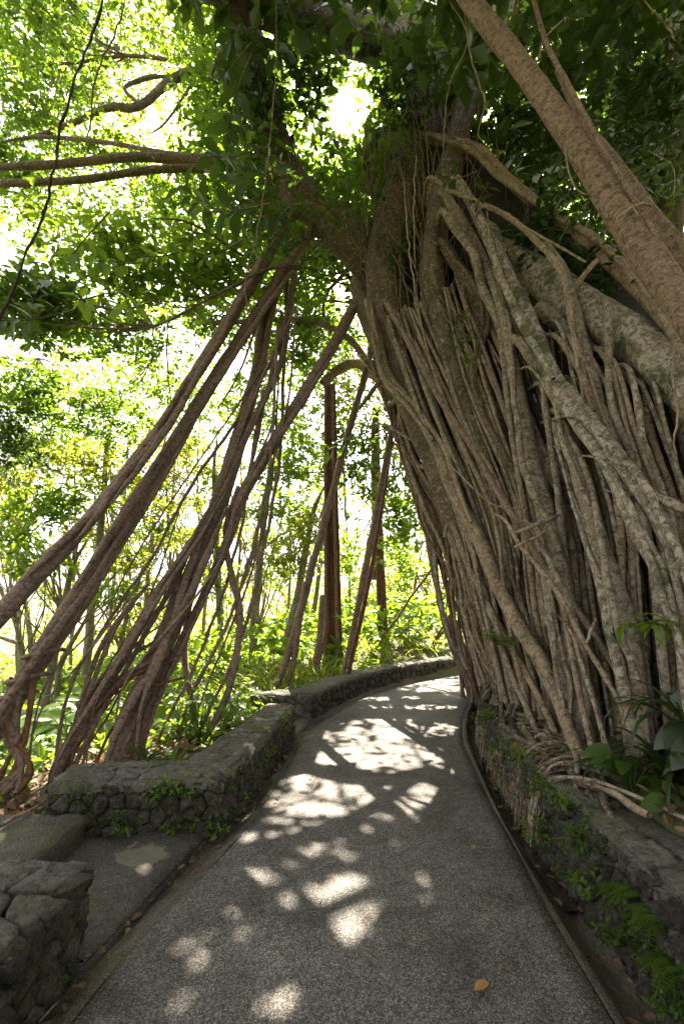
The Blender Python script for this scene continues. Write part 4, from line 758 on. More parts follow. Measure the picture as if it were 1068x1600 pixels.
# (px, py, Y, rx, ry, clusters, leaves, size, material, anchor px); leaf colour carries crown light and shade
CR = [
 (60, 60, 9, 120, 75, 420, 7, .13, 'leaf', (200, 88)), (50, 190, 9, 90, 60, 300, 7, .13, 'leaf', (100, 100)), (210, 50, 10, 130, 55, 480, 7, .13, 'leaf_bright', (290, 95)), (320, 60, 8, 80, 90, 420, 7, .13, 'leaf_bright', (356, 50)),
 (335, 180, 8.5, 55, 70, 280, 7, .13, 'leaf_bright', (345, 100)), (120, 140, 10, 90, 42, 260, 7, .13, 'leaf_bright', (172, 168)), (90, 335, 10, 120, 42, 380, 7, .13, 'leaf_bright', (120, 281)), (250, 330, 11, 120, 44, 420, 7, .13, 'leaf_bright', (240, 266)),
 (50, 480, 6, 95, 55, 330, 6, .14, 'leaf', (240, 510)), (200, 420, 6.5, 130, 60, 360, 6, .15, 'leaf_bright', (330, 465)), (330, 420, 7, 80, 70, 280, 6, .14, 'leaf_bright', (420, 420)), (330, 500, 10, 80, 40, 260, 7, .13, 'leaf', (330, 505)),
 (170, 520, 8, 120, 38, 320, 7, .13, 'leaf', (240, 510)), (50, 610, 9, 70, 50, 260, 7, .12, 'leaf', (60, 560)), (175, 650, 10, 85, 50, 330, 7, .12, 'leaf', (240, 560)), (15, 690, 9, 55, 70, 260, 7, .12, 'leaf_dark', (0, 600)),
 (20, 260, 8, 50, 30, 120, 7, .13, 'leaf', (0, 262)), (160, 240, 8, 60, 22, 110, 7, .13, 'leaf_bright', (100, 256)), (150, 350, 14, 170, 90, 210, 8, .14, 'leaf_yellow', (240, 266)), (330, 360, 14, 110, 120, 210, 8, .14, 'leaf_yellow', (240, 266)), (120, 60, 15, 180, 110, 260, 8, .15, 'leaf_yellow', (290, 95)),
 (400, 290, 5.6, 60, 80, 63, 6, .15, 'leaf', (430, 250)), (405, 150, 5.8, 50, 120, 150, 7, .14, 'leaf_dark', (400, 120)), (460, 60, 9, 90, 80, 294, 7, .14, 'leaf', (480, 25)), (480, 380, 7.4, 60, 60, 62, 7, .14, 'leaf', (470, 418)),
 (480, 530, 9.5, 75, 60, 330, 7, .13, 'leaf', (480, 505)), (560, 540, 11, 60, 60, 300, 7, .13, 'leaf_bright', (545, 530)), (420, 600, 12, 110, 80, 420, 7, .14, 'leaf_bright', (480, 505)), (470, 720, 13, 80, 90, 380, 7, .15, 'leaf_bright', (515, 600)), (560, 720, 11, 50, 90, 300, 6, .15, 'leaf', (586, 640)),
 (625, 790, 10, 50, 90, 340, 6, .15, 'leaf_bright', (600, 660)), (620, 680, 9.5, 40, 50, 180, 6, .14, 'leaf', (600, 660)), (570, 620, 13, 70, 80, 330, 7, .15, 'leaf_yellow', (586, 640)), (560, 860, 14, 60, 50, 200, 6, .16, 'leaf_bright', (586, 700)), (640, 880, 12, 50, 40, 160, 6, .15, 'leaf_bright', (600, 760)),
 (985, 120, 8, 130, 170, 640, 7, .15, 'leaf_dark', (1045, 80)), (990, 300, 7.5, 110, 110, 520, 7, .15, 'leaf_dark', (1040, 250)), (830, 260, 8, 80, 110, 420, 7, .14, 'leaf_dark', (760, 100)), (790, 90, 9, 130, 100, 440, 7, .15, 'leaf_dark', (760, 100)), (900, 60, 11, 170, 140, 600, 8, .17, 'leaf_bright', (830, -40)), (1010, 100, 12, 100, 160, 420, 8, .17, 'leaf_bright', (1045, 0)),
 (475, 110, 6.0, 60, 90, 110, 6, .13, 'leaf_dark', (400, 120)), (430, 330, 5.2, 60, 70, 26, 6, .14, 'leaf_dark', (430, 250)), (540, 300, 6.2, 60, 80, 33, 6, .12, 'leaf', (560, 390)), (640, 120, 6.3, 70, 100, 150, 6, .13, 'leaf_dark', (640, 60)), (700, 60, 6.5, 90, 80, 118, 6, .13, 'leaf', (640, 60)), (560, 20, 5.6, 80, 40, 11, 6, .13, 'leaf', (560, 55)), (860, 60, 6.5, 90, 100, 154, 6, .14, 'leaf_dark', (830, -40)), (1020, 200, 5.0, 60, 150, 200, 6, .14, 'leaf_dark', (1045, 80)), (820, 200, 6.5, 70, 70, 220, 6, .13, 'leaf_dark', (760, 100)),
 (60, 30, 7, 110, 60, 200, 7, .13, 'leaf', (200, 88)), (230, 200, 12, 90, 60, 160, 7, .14, 'leaf_yellow', (235, 155)), (20, 140, 12, 60, 120, 150, 7, .14, 'leaf_bright', (0, 108)), (300, 300, 9, 80, 50, 240, 7, .13, 'leaf', (260, 248)),
 (250, 600, 15, 90, 60, 300, 7, .15, 'leaf_bright', (330, 505)), (120, 590, 16, 120, 50, 300, 7, .15, 'leaf_yellow', (240, 560)), (340, 640, 16, 90, 60, 300, 7, .15, 'leaf_bright', (330, 505)), (60, 660, 12, 90, 40, 260, 7, .13, 'leaf', (60, 560)), (430, 660, 15, 60, 60, 240, 7, .15, 'leaf', (480, 505)), (240, 690, 18, 120, 40, 260, 7, .16, 'leaf_yellow', (240, 560)),
 (850, 390, 5.4, 60, 60, 150, 6, .13, 'leaf_dark', (826, 308)), (930, 440, 5.0, 40, 50, 90, 6, .13, 'leaf_dark', (940, 394)),
 (650, 300, 7.0, 70, 110, 165, 6, .12, 'leaf', (665, 300)), (560, 330, 7.4, 60, 70, 60, 6, .12, 'leaf', (560, 390)), (600, 60, 9, 100, 90, 294, 7, .15, 'leaf', (640, 60)), (720, 540, 5.7, 26, 60, 26, 8, .075, 'leaf', (690, 480)), (640, 420, 6.5, 60, 60, 60, 7, .08, 'leaf_dark', (665, 300)), (620, 240, 6.4, 40, 60, 50, 7, .08, 'leaf', (665, 300))]
groups = {}
for k, (px, py, Y, rx, ry, n, lv, sz, mt, an) in enumerate(CR):
    c = blob(px, py, Y, rx, ry, n, 300 + k); groups.setdefault((mt, lv, sz), []).append(c)
    A = P(*an, Y); q = rs(700 + k)
    for j in range(7): twig(A, c[q.randint(n)], q.uniform(.008, .02), 5000 + k * 20 + j)
    for j in range(14):
        e = c[q.randint(n)]; twig(e, e + q.randn(3) * .35, .005, 9000 + k * 20 + j)
for k, ((mt, lv, sz), cs) in enumerate(groups.items()): foliage('foliage', np.concatenate(cs), lv, 400 + k, sz, .16, mt, BAN)
# mostly unseen crown added over and behind the viewer to cut skylight
r = rs(95); n = 5200
c = np.column_stack([r.uniform(-5, 9, n), r.uniform(-9, 7.0, n), 8.2 + r.rand(n) * 2.5]); c = c[~((c[:, 1] > 2.5) & (c[:, 0] < -2)) & ~((c[:, 1] > 5.0) & (c[:, 0] < 3.5) & (r.rand(len(c)) < .75))]
c[:, 2] += .25 * np.maximum(0, c[:, 1] - 3) * (c[:, 0] < 1)
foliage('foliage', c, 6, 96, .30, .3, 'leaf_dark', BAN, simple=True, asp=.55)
# dense roof of the crown over the path
r = rs(91); n = 4300
c = np.column_stack([r.uniform(-3.2, 7.5, n), r.uniform(7.0, 17.0, n), np.zeros(n)])
c[:, 2] = 9.3 + r.rand(n) * 2.6 + .5 * np.sin(c[:, 0] * 1.3) * np.sin(c[:, 1] * .9) + .07 * np.maximum(0, c[:, 1] - 11) - .10 * np.maximum(0, -c[:, 0])
foliage('foliage', c, 7, 92, .18, .24, 'leaf', BAN, asp=.55)
c2_ = np.column_stack([r.uniform(-2.4, 2.8, 1700), r.uniform(7.6, 13.5, 1700), r.uniform(9.2, 11.8, 1700)]); foliage('foliage', c2_, 7, 97, .18, .24, 'leaf', BAN, asp=.55)
for j in range(60): twig((r.uniform(0, 3), r.uniform(8, 11), 9.2), c[r.randint(n)], r.uniform(.02, .06), 12000 + j)
tw = twigs.put('twig', M['bark_trunk'], BAN); tw['kind'] = 'stuff'

# near leaves one can pick apart: shared leaf shape, each leaf its own object
def leaf_shape(name, m, prof=((0, .02), (.08, .30), (.25, .80), (.45, 1.0), (.65, .92), (.82, .60), (.93, .26), (1, 0.02)), asp=.5, fold=.22, droop=.18, wave=.0):
    V = []; 
    for x, y in prof:
        h = y * asp * .5; z = -droop * x * x
        for s_ in (-1, -.5, 0, .5, 1): V.append((x, h * s_, z + abs(s_) * h * fold + wave * math.sin(x * 17) * abs(s_)))
    i = np.arange(len(prof) - 1)[:, None] * 5 + np.arange(4)[None]
    return new_mesh(name, V, np.stack([i, i + 1, i + 6, i + 5], -1).reshape(-1, 4), M[m], True, None, np.full(len(V), .3))
def orient(o, pos, dr, nr, size):
    x = Vector(dr).normalized(); y = Vector(nr).cross(x).normalized(); z = x.cross(y)
    o.matrix_basis = Matrix.Translation(Vector(pos)) @ Matrix((x, y, z)).transposed().to_4x4() @ Matrix.Scale(size, 4)
LS = {m_: leaf_shape('leaf_shape', m_) for m_ in ('leaf', 'leaf_dark', 'leaf_bright')}
r = rs(61)
SPR = [(370, 300, 4.3, 'leaf_dark', 12, .26), (335, 330, 4.2, 'leaf_dark', 8, .24), (300, 305, 4.5, 'leaf_dark', 8, .24), (360, 180, 4.6, 'leaf_dark', 12, .26), (345, 245, 4.6, 'leaf_dark', 10, .25), (400, 340, 4.9, 'leaf_dark', 10, .22), (455, 365, 5.2, 'leaf_dark', 10, .2),
       (120, 390, 4.6, 'leaf', 10, .2), (175, 410, 4.8, 'leaf', 9, .18), (60, 455, 4.2, 'leaf_dark', 11, .2), (200, 480, 4.8, 'leaf_bright', 10, .18), (20, 500, 4.2, 'leaf_dark', 10, .2), (240, 400, 5, 'leaf_bright', 9, .18), (290, 385, 5, 'leaf', 9, .17), (130, 470, 4.6, 'leaf_bright', 9, .18), (330, 400, 5.4, 'leaf', 9, .17),
       (700, 280, 4.8, 'leaf_dark', 8, .17), (755, 300, 4.6, 'leaf_dark', 6, .17), (520, 700, 8, 'leaf_bright', 9, .24), (545, 690, 8, 'leaf', 8, .22), (350, 120, 5, 'leaf_dark', 8, .22), (400, 230, 5.2, 'leaf_dark', 9, .22)]
for (px, py, Y, mt, n, sz) in SPR:
    c = P(px, py, Y); ax = unit(np.array([r.uniform(-1, .3), r.uniform(-.6, .3), r.uniform(-.5, .3)])); L = .5 * (sz / .22)
    st_ = tb([c - ax * L * 1.0 + [.1, 0, .1], c - ax * L * .4, c + ax * .1, c + ax * L * .35], [.010, .008, .006, .003], 'bark_trunk', 'sprig', sides=5, step=.08, wob=.5)
    for k in range(n):
        f = (k + .5) / n; p_ = c + ax * L * (f * .85 - .5); ang = k * 2.4 + r.uniform(-.3, .3)
        s1 = unit(np.cross(ax, [0, 0, 1.])); s2 = np.cross(s1, ax); rad = s1 * math.cos(ang) + s2 * math.sin(ang)
        dr = unit(ax * .5 + rad + np.array([0, 0, -.35])); nr = unit(np.array([0, -.25, 1.]) + r.randn(3) * .35)
        o = link('leaf', LS[mt], st_); orient(o, p_ + rad * .02, dr, nr, sz * r.uniform(.7, 1.15))

# ------------------------------------------------------------------ trees behind
def far_tree(label, trunk, crowns, mt, Y, boughs=(), ivy=0, lsz=.17, lv=7, name='slender_tree', wood='bark_far', group='slender trees behind the prop roots'):
    base = P(trunk[0][0], trunk[0][1], Y); t_ = thing(name, label, 'tree', (base[0], base[1], float(hgt(base[0], base[1]))), group)
    C, rad = pxr([(a, b_, Y, w_) for a, b_, w_ in trunk]); g = C[0].copy(); g[2] = min(g[2] - .1, float(hgt(g[0], g[1])) - .3)
    tp_ = C[-1] + (C[-1] - C[-2]) * .7 + [.15, .1, 0]; C = np.vstack([g, C, tp_]); rad = np.append(np.insert(rad, 0, rad[0] * 1.3), rad[-1] * .3); SEED[0] += 1
    V, Fc, U = tube(C, rad, 9, .22, .25, .1, .05, seed=SEED[0]); part('trunk', V, Fc, M[wood], t_, uv=U)
    for k, bq in enumerate(boughs):
        C2, r2 = pxr([(a, b_, Y + dy, w_) for a, b_, dy, w_ in bq]); SEED[0] += 1; V, Fc, U = tube(C2, r2, 7, .2, .4, .1, seed=SEED[0]); part('limb', V, Fc, M[wood], t_, uv=U)
    cs = []; bag = Bag(); q = rs(SEED[0] + 7)
    for k, (px, py, rx, ry, n) in enumerate(crowns):
        c = blob(px, py, Y + q.uniform(-1, 1), rx, ry, n, SEED[0] * 3 + k); cs.append(c)
        tp = C[max(2, int(len(C) * q.uniform(.5, 1)) - 1)]
        for j in range(4): twig(tp, c[q.randint(n)], .012 * Y / 12 + .01, SEED[0] * 50 + k * 5 + j, bag)
        for j in range(8): e = c[q.randint(n)]; twig(e, e + q.randn(3) * [.5, .5, .25], .008, SEED[0] * 70 + k * 9 + j, bag)
    if cs:
        foliage('crown', np.concatenate(cs), lv, SEED[0] + 11, lsz, .25, mt, t_, simple=False, carve=False, asp=.42)
        o = bag.put('twig', M[wood], t_)
        if o: o['kind'] = 'stuff'
    if ivy:
        i_ = q.randint(1, len(C) - 1, ivy); f = q.rand(ivy, 1); c = C[i_] * f + C[i_ - 1] * (1 - f) + q.randn(ivy, 3) * [.16, .16, .1]
        foliage('ivy', c, 5, SEED[0] + 19, .13, .12, 'leaf_bright', t_, carve=False, asp=.7)
    return t_
Yw, Br = 'leaf_yellow', 'leaf_bright'
far_tree('slim grey tree standing between the two leftmost props and the big central prop', [(124, 1135, 14), (134, 1050, 13), (143, 960, 13), (152, 890, 12), (162, 780, 9), (168, 690, 6)], [(190, 745, 60, 26, 70), (120, 720, 50, 22, 60), (230, 800, 45, 20, 50), (150, 830, 55, 24, 60), (200, 880, 40, 18, 40)], Yw, 11, [[(150, 900, 0, 8), (180, 850, -.3, 6), (215, 800, -.5, 3)], [(145, 950, 0, 6), (120, 890, .3, 5), (95, 850, .4, 3)]])
far_tree('mossy leaning trunk seen under the second leftmost prop', [(62, 1165, 15), (75, 1080, 14), (86, 1010, 13), (98, 960, 11), (112, 890, 8)], [(60, 800, 60, 26, 70), (20, 840, 45, 24, 60), (110, 780, 50, 22, 50), (70, 880, 45, 20, 40)], Br, 9.5)
far_tree('forked mossy stem with a cut knob right of the leaning mossy trunk', [(84, 1150, 10), (90, 1080, 9), (97, 1032, 9), (130, 975, 5), (165, 915, 4)], [(180, 930, 30, 16, 30)], Br, 10, [[(97, 1035, 0, 9), (100, 1026, 0, 11)]])
far_tree('dark crooked tree at the very left edge', [(20, 1120, 9), (34, 1030, 9), (28, 980, 8), (10, 940, 7), (-10, 890, 5)], [(10, 750, 60, 30, 70), (-10, 820, 50, 28, 60), (50, 700, 50, 24, 50), (30, 900, 40, 18, 30)], Yw, 12.5, [[(32, 1005, 0, 7), (10, 1000, .2, 6), (-20, 985, .2, 4)]])
far_tree('ivy-wrapped trunk just left of the pale straight tree', [(346, 1100, 12), (346, 1020, 11), (342, 930, 10), (338, 830, 8), (334, 740, 6)], [(330, 740, 45, 24, 50), (370, 830, 40, 24, 50), (310, 850, 40, 20, 40), (345, 900, 30, 40, 40)], Yw, 14, ivy=160)
far_tree('pale straight lichened tree left of the twin leaning roots', [(392, 1092, 14), (395, 1010, 13), (402, 920, 12), (412, 820, 10), (422, 740, 7)], [(430, 740, 45, 26, 50), (400, 800, 40, 22, 40), (450, 800, 35, 26, 40)], Br, 12.5, [[(395, 1035, -.2, 8), (420, 1022, -.3, 9), (450, 1016, -.4, 9), (482, 1030, -.4, 7)], [(408, 860, 0, 4), (440, 835, -.2, 3), (455, 830, -.2, 2)], [(392, 1040, 0, 6), (370, 1045, .2, 6), (340, 1070, .2, 4)]])
far_tree('greenish leaning trunk behind the twin leaning roots', [(432, 1092, 12), (446, 1015, 12), (462, 940, 12), (476, 870, 10), (490, 800, 7)], [(480, 830, 35, 24, 40), (455, 880, 36, 30, 50)], Yw, 11, ivy=40)
far_tree('thin dark tree rising behind the gap left of the central prop', [(218, 1085, 8), (224, 990, 8), (233, 890, 7), (243, 790, 5), (250, 720, 4)], [(250, 740, 55, 22, 60), (300, 790, 40, 24, 50), (260, 850, 45, 20, 50), (215, 920, 40, 20, 40), (290, 700, 40, 18, 40)], Yw, 16)
far_tree('many-branched low tree beneath the white gap in the leaves', [(185, 1100, 8), (186, 1020, 8), (200, 960, 6), (222, 890, 4)], [(190, 990, 40, 16, 40), (240, 960, 36, 18, 40)], Yw, 15, [[(186, 1010, 0, 5), (165, 960, .3, 4), (140, 930, .3, 3)], [(188, 1040, 0, 5), (220, 1000, -.3, 4), (260, 970, -.4, 3)]])
far_tree('slim bowed tree at far left with feathery top', [(44, 1130, 8), (52, 1040, 8), (40, 940, 7), (28, 850, 5), (50, 740, 4)], [(60, 730, 60, 24, 70), (20, 780, 50, 22, 50), (110, 690, 46, 20, 50), (90, 930, 40, 18, 40)], Yw, 15)
far_tree('small tree with leaning stem behind the thick fluted pillar', [(468, 1068, 8), (486, 980, 8), (500, 880, 7), (508, 780, 5)], [(470, 780, 50, 30, 60), (440, 900, 40, 30, 50), (480, 960, 36, 20, 40), (530, 880, 30, 30, 40)], Br, 18)
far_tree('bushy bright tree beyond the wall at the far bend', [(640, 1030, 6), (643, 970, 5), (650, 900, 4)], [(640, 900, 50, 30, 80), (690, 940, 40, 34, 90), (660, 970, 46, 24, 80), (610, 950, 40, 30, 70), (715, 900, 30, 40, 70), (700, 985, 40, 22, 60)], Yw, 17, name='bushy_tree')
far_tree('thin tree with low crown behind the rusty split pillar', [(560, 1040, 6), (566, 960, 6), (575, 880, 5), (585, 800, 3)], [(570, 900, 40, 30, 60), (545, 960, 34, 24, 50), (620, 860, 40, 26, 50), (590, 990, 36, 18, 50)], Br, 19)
# the wood beyond, reads as one mass
r = rs(321); n = 2600
c = np.column_stack([r.uniform(-42, 16, n), r.uniform(24, 46, n), np.zeros(n)]); hz_ = r.rand(n)**1.6
c[:, 2] = np.maximum(hgt(c[:, 0], c[:, 1]), -6) + hz_ * (3.2 + 2.6 * np.sin(c[:, 0] * .55) * np.sin(c[:, 1] * .4 + c[:, 0] * .21) + .18 * np.maximum(0, c[:, 0] + 10))
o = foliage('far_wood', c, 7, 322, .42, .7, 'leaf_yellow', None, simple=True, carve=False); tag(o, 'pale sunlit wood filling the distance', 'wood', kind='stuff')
# hills
hx = np.linspace(-900, 900, 60); rows = []
for f in np.linspace(0, 1, 8): rows.append(np.column_stack([hx, 500 + f * 200 + 0 * hx, -8 + (18 + 10 * np.sin(hx * .006) + 5 * np.sin(hx * .017 + 1)) * math.sin(f * math.pi / 2)]))
sheet(rows, M['hill'], 'hills')

# ------------------------------------------------------------------ undergrowth
def strap(bag, base, az, L, wd, arch, seed, tint=None):
    r = rs(seed); n = 7; s = np.linspace(0, 1, n); el0 = r.uniform(.9, 1.35); el = el0 - arch * s**1.3
    d = np.array([math.cos(az), math.sin(az), 0]); pts = [np.array(base, float)]
    for k in range(1, n): pts.append(pts[-1] + (d * math.cos(el[k]) + np.array([0, 0, math.sin(el[k])])) * L / (n - 1))
    pts = np.array(pts); sd_ = np.array([-d[1], d[0], 0]); wv = wd * .5 * np.array([.5, .85, 1, 1, .85, .55, .05])
    V = np.stack([pts + sd_ * wv[:, None] + [0, 0, wd * .12], pts, pts - sd_ * wv[:, None] + [0, 0, wd * .12]], 1).reshape(-1, 3)
    i = np.arange(n - 1)[:, None] * 3 + np.arange(2)[None]; Fc = np.stack([i, i + 1, i + 4, i + 3], -1).reshape(-1, 4)
    bag.add(V, Fc, None, r.rand() if tint is None else tint)
def strap_plant(label, base, n, L, wd, mt, seed, arch=1.9, name='strap_leaf_plant', group=None, cat='plant', fan=(0, 6.283)):
    t_ = thing(name, label, cat, base, group); r = rs(seed)
    for k in range(n):
        bg2 = Bag(); strap(bg2, np.array(base) + [*r.uniform(-.03, .03, 2), -.02], r.uniform(*fan), L * r.uniform(.6, 1.1), wd * r.uniform(.7, 1.1), arch * r.uniform(.7, 1.2), seed * 40 + k); bg2.put('leaf', M[mt], t_)
    return t_
BIG = {m_: leaf_shape('broad_leaf_shape', m_, ((0, .25), (.06, .62), (.2, .95), (.4, 1.0), (.6, .86), (.78, .6), (.92, .25), (1, .02)), .62, .18, .35) for m_ in ('leaf', 'leaf_grey', 'leaf_bright', 'leaf_dark')}
LONG = {m_: leaf_shape('long_leaf_shape', m_, asp=.34, droop=.35) for m_ in ('leaf', 'leaf_bright', 'leaf_dark', 'leaf_grey')}
def broad_plant(label, base, n, size, mt, seed, H=.5, spread=.3, shapes=BIG, name='broad_leaf_plant', group=None, face=None, stemr=.008, cat='plant'):
    t_ = thing(name, label, cat, base, group); r = rs(seed); base = np.array(base, float)
    for k in range(n):
        az = k * 2.4 + r.uniform(-.4, .4); f = (k + .6) / n; p_ = base + [math.cos(az) * spread * r.uniform(.3, 1), math.sin(az) * spread * r.uniform(.3, 1), H * (.25 + .75 * f) * r.uniform(.8, 1.1)]
        sb = Bag(); V, Fc, U = tube([base + [0, 0, -.04], base * .5 + p_ * .5 + [0, 0, .08 * H], p_], [stemr, stemr * .8, stemr * .6], 5, .08, .3, .05, seed=seed * 30 + k); sb.add(V, Fc, U); so = sb.put('stem', M['leaf'], t_)
        o = link('leaf', shapes[mt], so); d = unit(np.array([math.cos(az), math.sin(az), r.uniform(-.5, .3)]) + (np.array(face) if face is not None else 0)); orient(o, p_, d, unit(np.array([0, -.35, 1.]) + r.randn(3) * .25), size * r.uniform(.65, 1.15))
    return t_
def fern(label, base, n, L, mt, seed, name='fern', group=None, droop=1.6, fan=(0, 6.283), up=1.1, cat='fern'):
    t_ = thing(name, label, cat, base, group); r = rs(seed); base = np.array(base, float)
    for k in range(n):
        az = r.uniform(*fan); d = np.array([math.cos(az), math.sin(az), 0]); m_ = 12; el = up * r.uniform(.6, 1.1) - droop * np.linspace(0, 1, m_); l = L * r.uniform(.6, 1.1); pts = [base.copy()]
        for j in range(1, m_): pts.append(pts[-1] + (d * math.cos(el[j]) + np.array([0, 0, math.sin(el[j])])) * l / m_)
        pts = np.array(pts); sd_ = np.array([-d[1], d[0], 0]); pos = np.repeat(pts[1:], 2, 0); dr = np.tile(np.stack([sd_, -sd_]), (m_ - 1, 1)) + np.repeat(np.gradient(pts, axis=0)[1:], 2, 0) * 3
        ln = np.repeat(l * .26 * np.sin(np.linspace(.25, 1, m_ - 1)**.8 * 2.9 + .1).clip(.12), 2); bg2 = Bag(); V, Fc, tt = leaves_geo(pos, dr, np.tile([0, 0, 1.], (len(pos), 1)), ln, ln * .36, np.full(len(pos), r.rand()))
        bg2.add(V, Fc, None, tt); V, Fc, U = tube(pts, np.linspace(.003, .001, m_), 4, .05, .1, .0, seed=k); bg2.add(V, Fc); bg2.put('frond', M[mt], t_)
    return t_
def weed(label, base, n, size, mt, seed, H=.12, out=(0, -1, 0), name='wall_weed', group=None):
    t_ = thing(name, label, 'weed', base, group); r = rs(seed); base = np.array(base, float); bag = Bag(); out = np.array(out, float)
    c = base + out * .03 + r.randn(n, 3) * [.045, .03, .0] + out * r.rand(n, 1) * .05 + np.array([0, 0, 1]) * (r.rand(n, 1) * H)
    for q in c: V, Fc, U = tube([base, base * .5 + q * .5 + out * .02, q], [.003, .0025, .0015], 4, .05, .2, 0, seed=1); bag.add(V, Fc, U)
    bag.put('stem', M['leaf'], t_); foliage('foliage', c, 5, seed, size, .03, mt, t_, carve=False, kind=None, asp=.5, flat=.8)
    return t_
def gz(x, y): return (x, y, float(hgt(x, y)))
def gp(px, py, Y): p = P(px, py, Y); return gz(p[0], p[1])
# inside the planter wall
for k, (x_, y_, lb) in enumerate([(-1.22, 3.95, 'strap-leaf clump at the planter corner, nearest the path'), (-1.45, 4.1, 'strap-leaf clump behind the planter front wall, left of its twin'), (-1.05, 4.4, 'sunlit strap-leaf clump midway along the planter wall'), (-1.75, 4.0, 'pale strap-leaf clump at the foot of the big leaning prop'), (-.98, 4.9, 'strap-leaf clump near the curved prop root foot')]):
    strap_plant(lb, (x_, y_, .08), 24, .46, .036, 'leaf_bright' if k != 3 else 'leaf_grey', 61 + k)
for k, (x_, y_, h_, lb) in enumerate([(-1.5, 5.1, .75, 'tall leafy shrub between the curved prop roots'), (-1.75, 5.3, .6, 'leafy shrub left of the curved prop roots'), (-1.15, 5.6, .45, 'low leafy shrub by the far end of the planter wall'), (-1.35, 5.7, .5, 'leafy shrub behind the curved prop roots foot')]):
    broad_plant(lb, (x_, y_, .05), 40, .10, 'leaf_bright', 71 + k, h_, .26, name='leafy_shrub', stemr=.004)
fern('fern drooping over the planter wall top', (-1.0, 5.15, .15), 9, .5, 'leaf_bright', 81); fern('fern beside the planter front wall strap leaves', (-1.6, 4.35, .1), 8, .45, 'leaf', 82)
# broad bright leaves on the left slope
for k, (px, py, Y, lb) in enumerate([(35, 1170, 6.2, 'big bright paddle-leaf plant at the left edge below the second prop'), (75, 1160, 6.8, 'bright paddle-leaf plant under the left props, second from the edge'), (110, 1165, 6.2, 'bright paddle-leaf plant just left of the central prop foot'), (10, 1150, 7.5, 'far paddle-leaf plant at the left edge'), (95, 1140, 8.2, 'paddle-leaf plant behind the left props, farthest back'), (140, 1150, 7.4, 'paddle-leaf plant partly hidden by the central prop')]):
    broad_plant(lb, gp(px, py, Y), 14, .42, 'leaf_bright', 91 + k, .6, .32, LONG, 'paddle_leaf_plant', face=(0, -.2, .35))
# ground cover and shrub mass
def cover(name, label, n, box, size, mt, seed, k=5, hmax=.15, cat='ground cover', cond=None, simple=False):
    r = rs(seed); c = np.column_stack([r.uniform(*box[0], n), r.uniform(*box[1], n), np.zeros(n)])
    if cond is not None: c = c[cond(c)]
    c[:, 2] = hgt(c[:, 0], c[:, 1]) + r.rand(len(c)) * hmax; return tag(foliage(name, c, k, seed + 1, size, .06, mt, None, carve=False, simple=simple), label, cat, kind='stuff')
offL = lambda c, d=.45: xo(LO, c[:, 1]) - c[:, 0] > d
cover('ground_cover', 'low green leaves covering the left slope', 2600, ((-8, 1), (3.6, 14)), .14, 'leaf_bright', 501, cond=lambda c: offL(c, .6) & ~((c[:, 0] > -3.0) & (c[:, 1] < 5.0)))
cover('undergrowth', 'bright bushy undergrowth beyond the left slope', 3200, ((-16, 6), (9.5, 24)), .26, 'leaf_bright', 511, hmax=.9, cond=lambda c: offL(c, 1.6))
cover('leaf_litter', 'dry brown leaves lying on the left slope', 1500, ((-4.5, -1.5), (2.6, 6)), .11, 'litter', 521, k=2, hmax=.02, cond=lambda c: offL(c, .6) & ~((c[:, 1] < 3.45)))
cover('leaf_litter', 'dry leaves and debris on the bank among the banyan roots', 1500, ((1.6, 3.6), (1.0, 7)), .065, 'litter', 531, k=2, hmax=.04, cond=lambda c: c[:, 0] - xo(RO, c[:, 1]) > .36)
# grassy verge behind the curving wall
r = rs(541); bag = Bag(); n = 900
q = r.rand(n); ci = (q * 46).astype(int); c = inner[ci] + (off(fwc, -1)[ci] - off(fwc, 0)[ci]) * r.uniform(.05, 2.2, (n, 1)) + r.randn(n, 2) * .1
for k in range(n): strap(bag, (c[k, 0], c[k, 1], float(hgt(c[k, 0], c[k, 1])) - .02), r.uniform(0, 6.28), r.uniform(.25, .6), .025, r.uniform(.6, 1.8), 20000 + k)
tag(bag.put('grass', M['leaf_yellow']), 'tall bright grass behind the curving wall', 'grass', kind='stuff')
# right bank plants
def rb(px, py, z): p = G(px, py, z); return (p[0], p[1], z)
broad_plant('large dull-green paddle-leaved plant leaning in from the right edge', (2.32, 2.8, .55), 17, .27, 'leaf_grey', 601, .5, .30, face=(-.7, -.5, 0), stemr=.012)
broad_plant('second large-leaved plant at the right edge, lower', (2.1, 2.55, .5), 10, .24, 'leaf_grey', 602, .32, .22, face=(-.5, -.5, -.1), stemr=.012)
strap_plant('arching dark strap-leaf clump on the bank among the root feet', (1.92, 2.9, .55), 34, .55, .035, 'leaf_dark', 603, 2.4)
strap_plant('upper dark strap-leaf clump near the right edge', (2.1, 2.95, .8), 34, .6, .04, 'leaf_dark', 604, 2.5)
strap_plant('small dark strap-leaf clump left of the arching one', (1.75, 3.15, .5), 14, .4, .03, 'leaf_dark', 605, 2.2)
broad_plant('small glossy green plant at the root feet above the wall', (1.72, 2.95, .48), 10, .16, 'leaf', 606, .2, .13)
broad_plant('low green plant with pointed leaves near the bank edge', (1.85, 2.7, .45), 9, .18, 'leaf', 607, .16, .15)
strap_plant('light green epiphyte with lobed hanging leaves on the roots', P(1000, 985, 2.9), 5, .38, .06, 'leaf_bright', 608, 3.0, name='epiphyte'); strap_plant('second light green hanging epiphyte, nearer the right edge', P(1045, 985, 2.85), 4, .36, .05, 'leaf_bright', 609, 3.0, name='epiphyte')
fw_ = lambda Y, z: (float(np.interp(Y, rw[:, 1], rw[:, 0])) - .02 + .1 * z, Y, z)
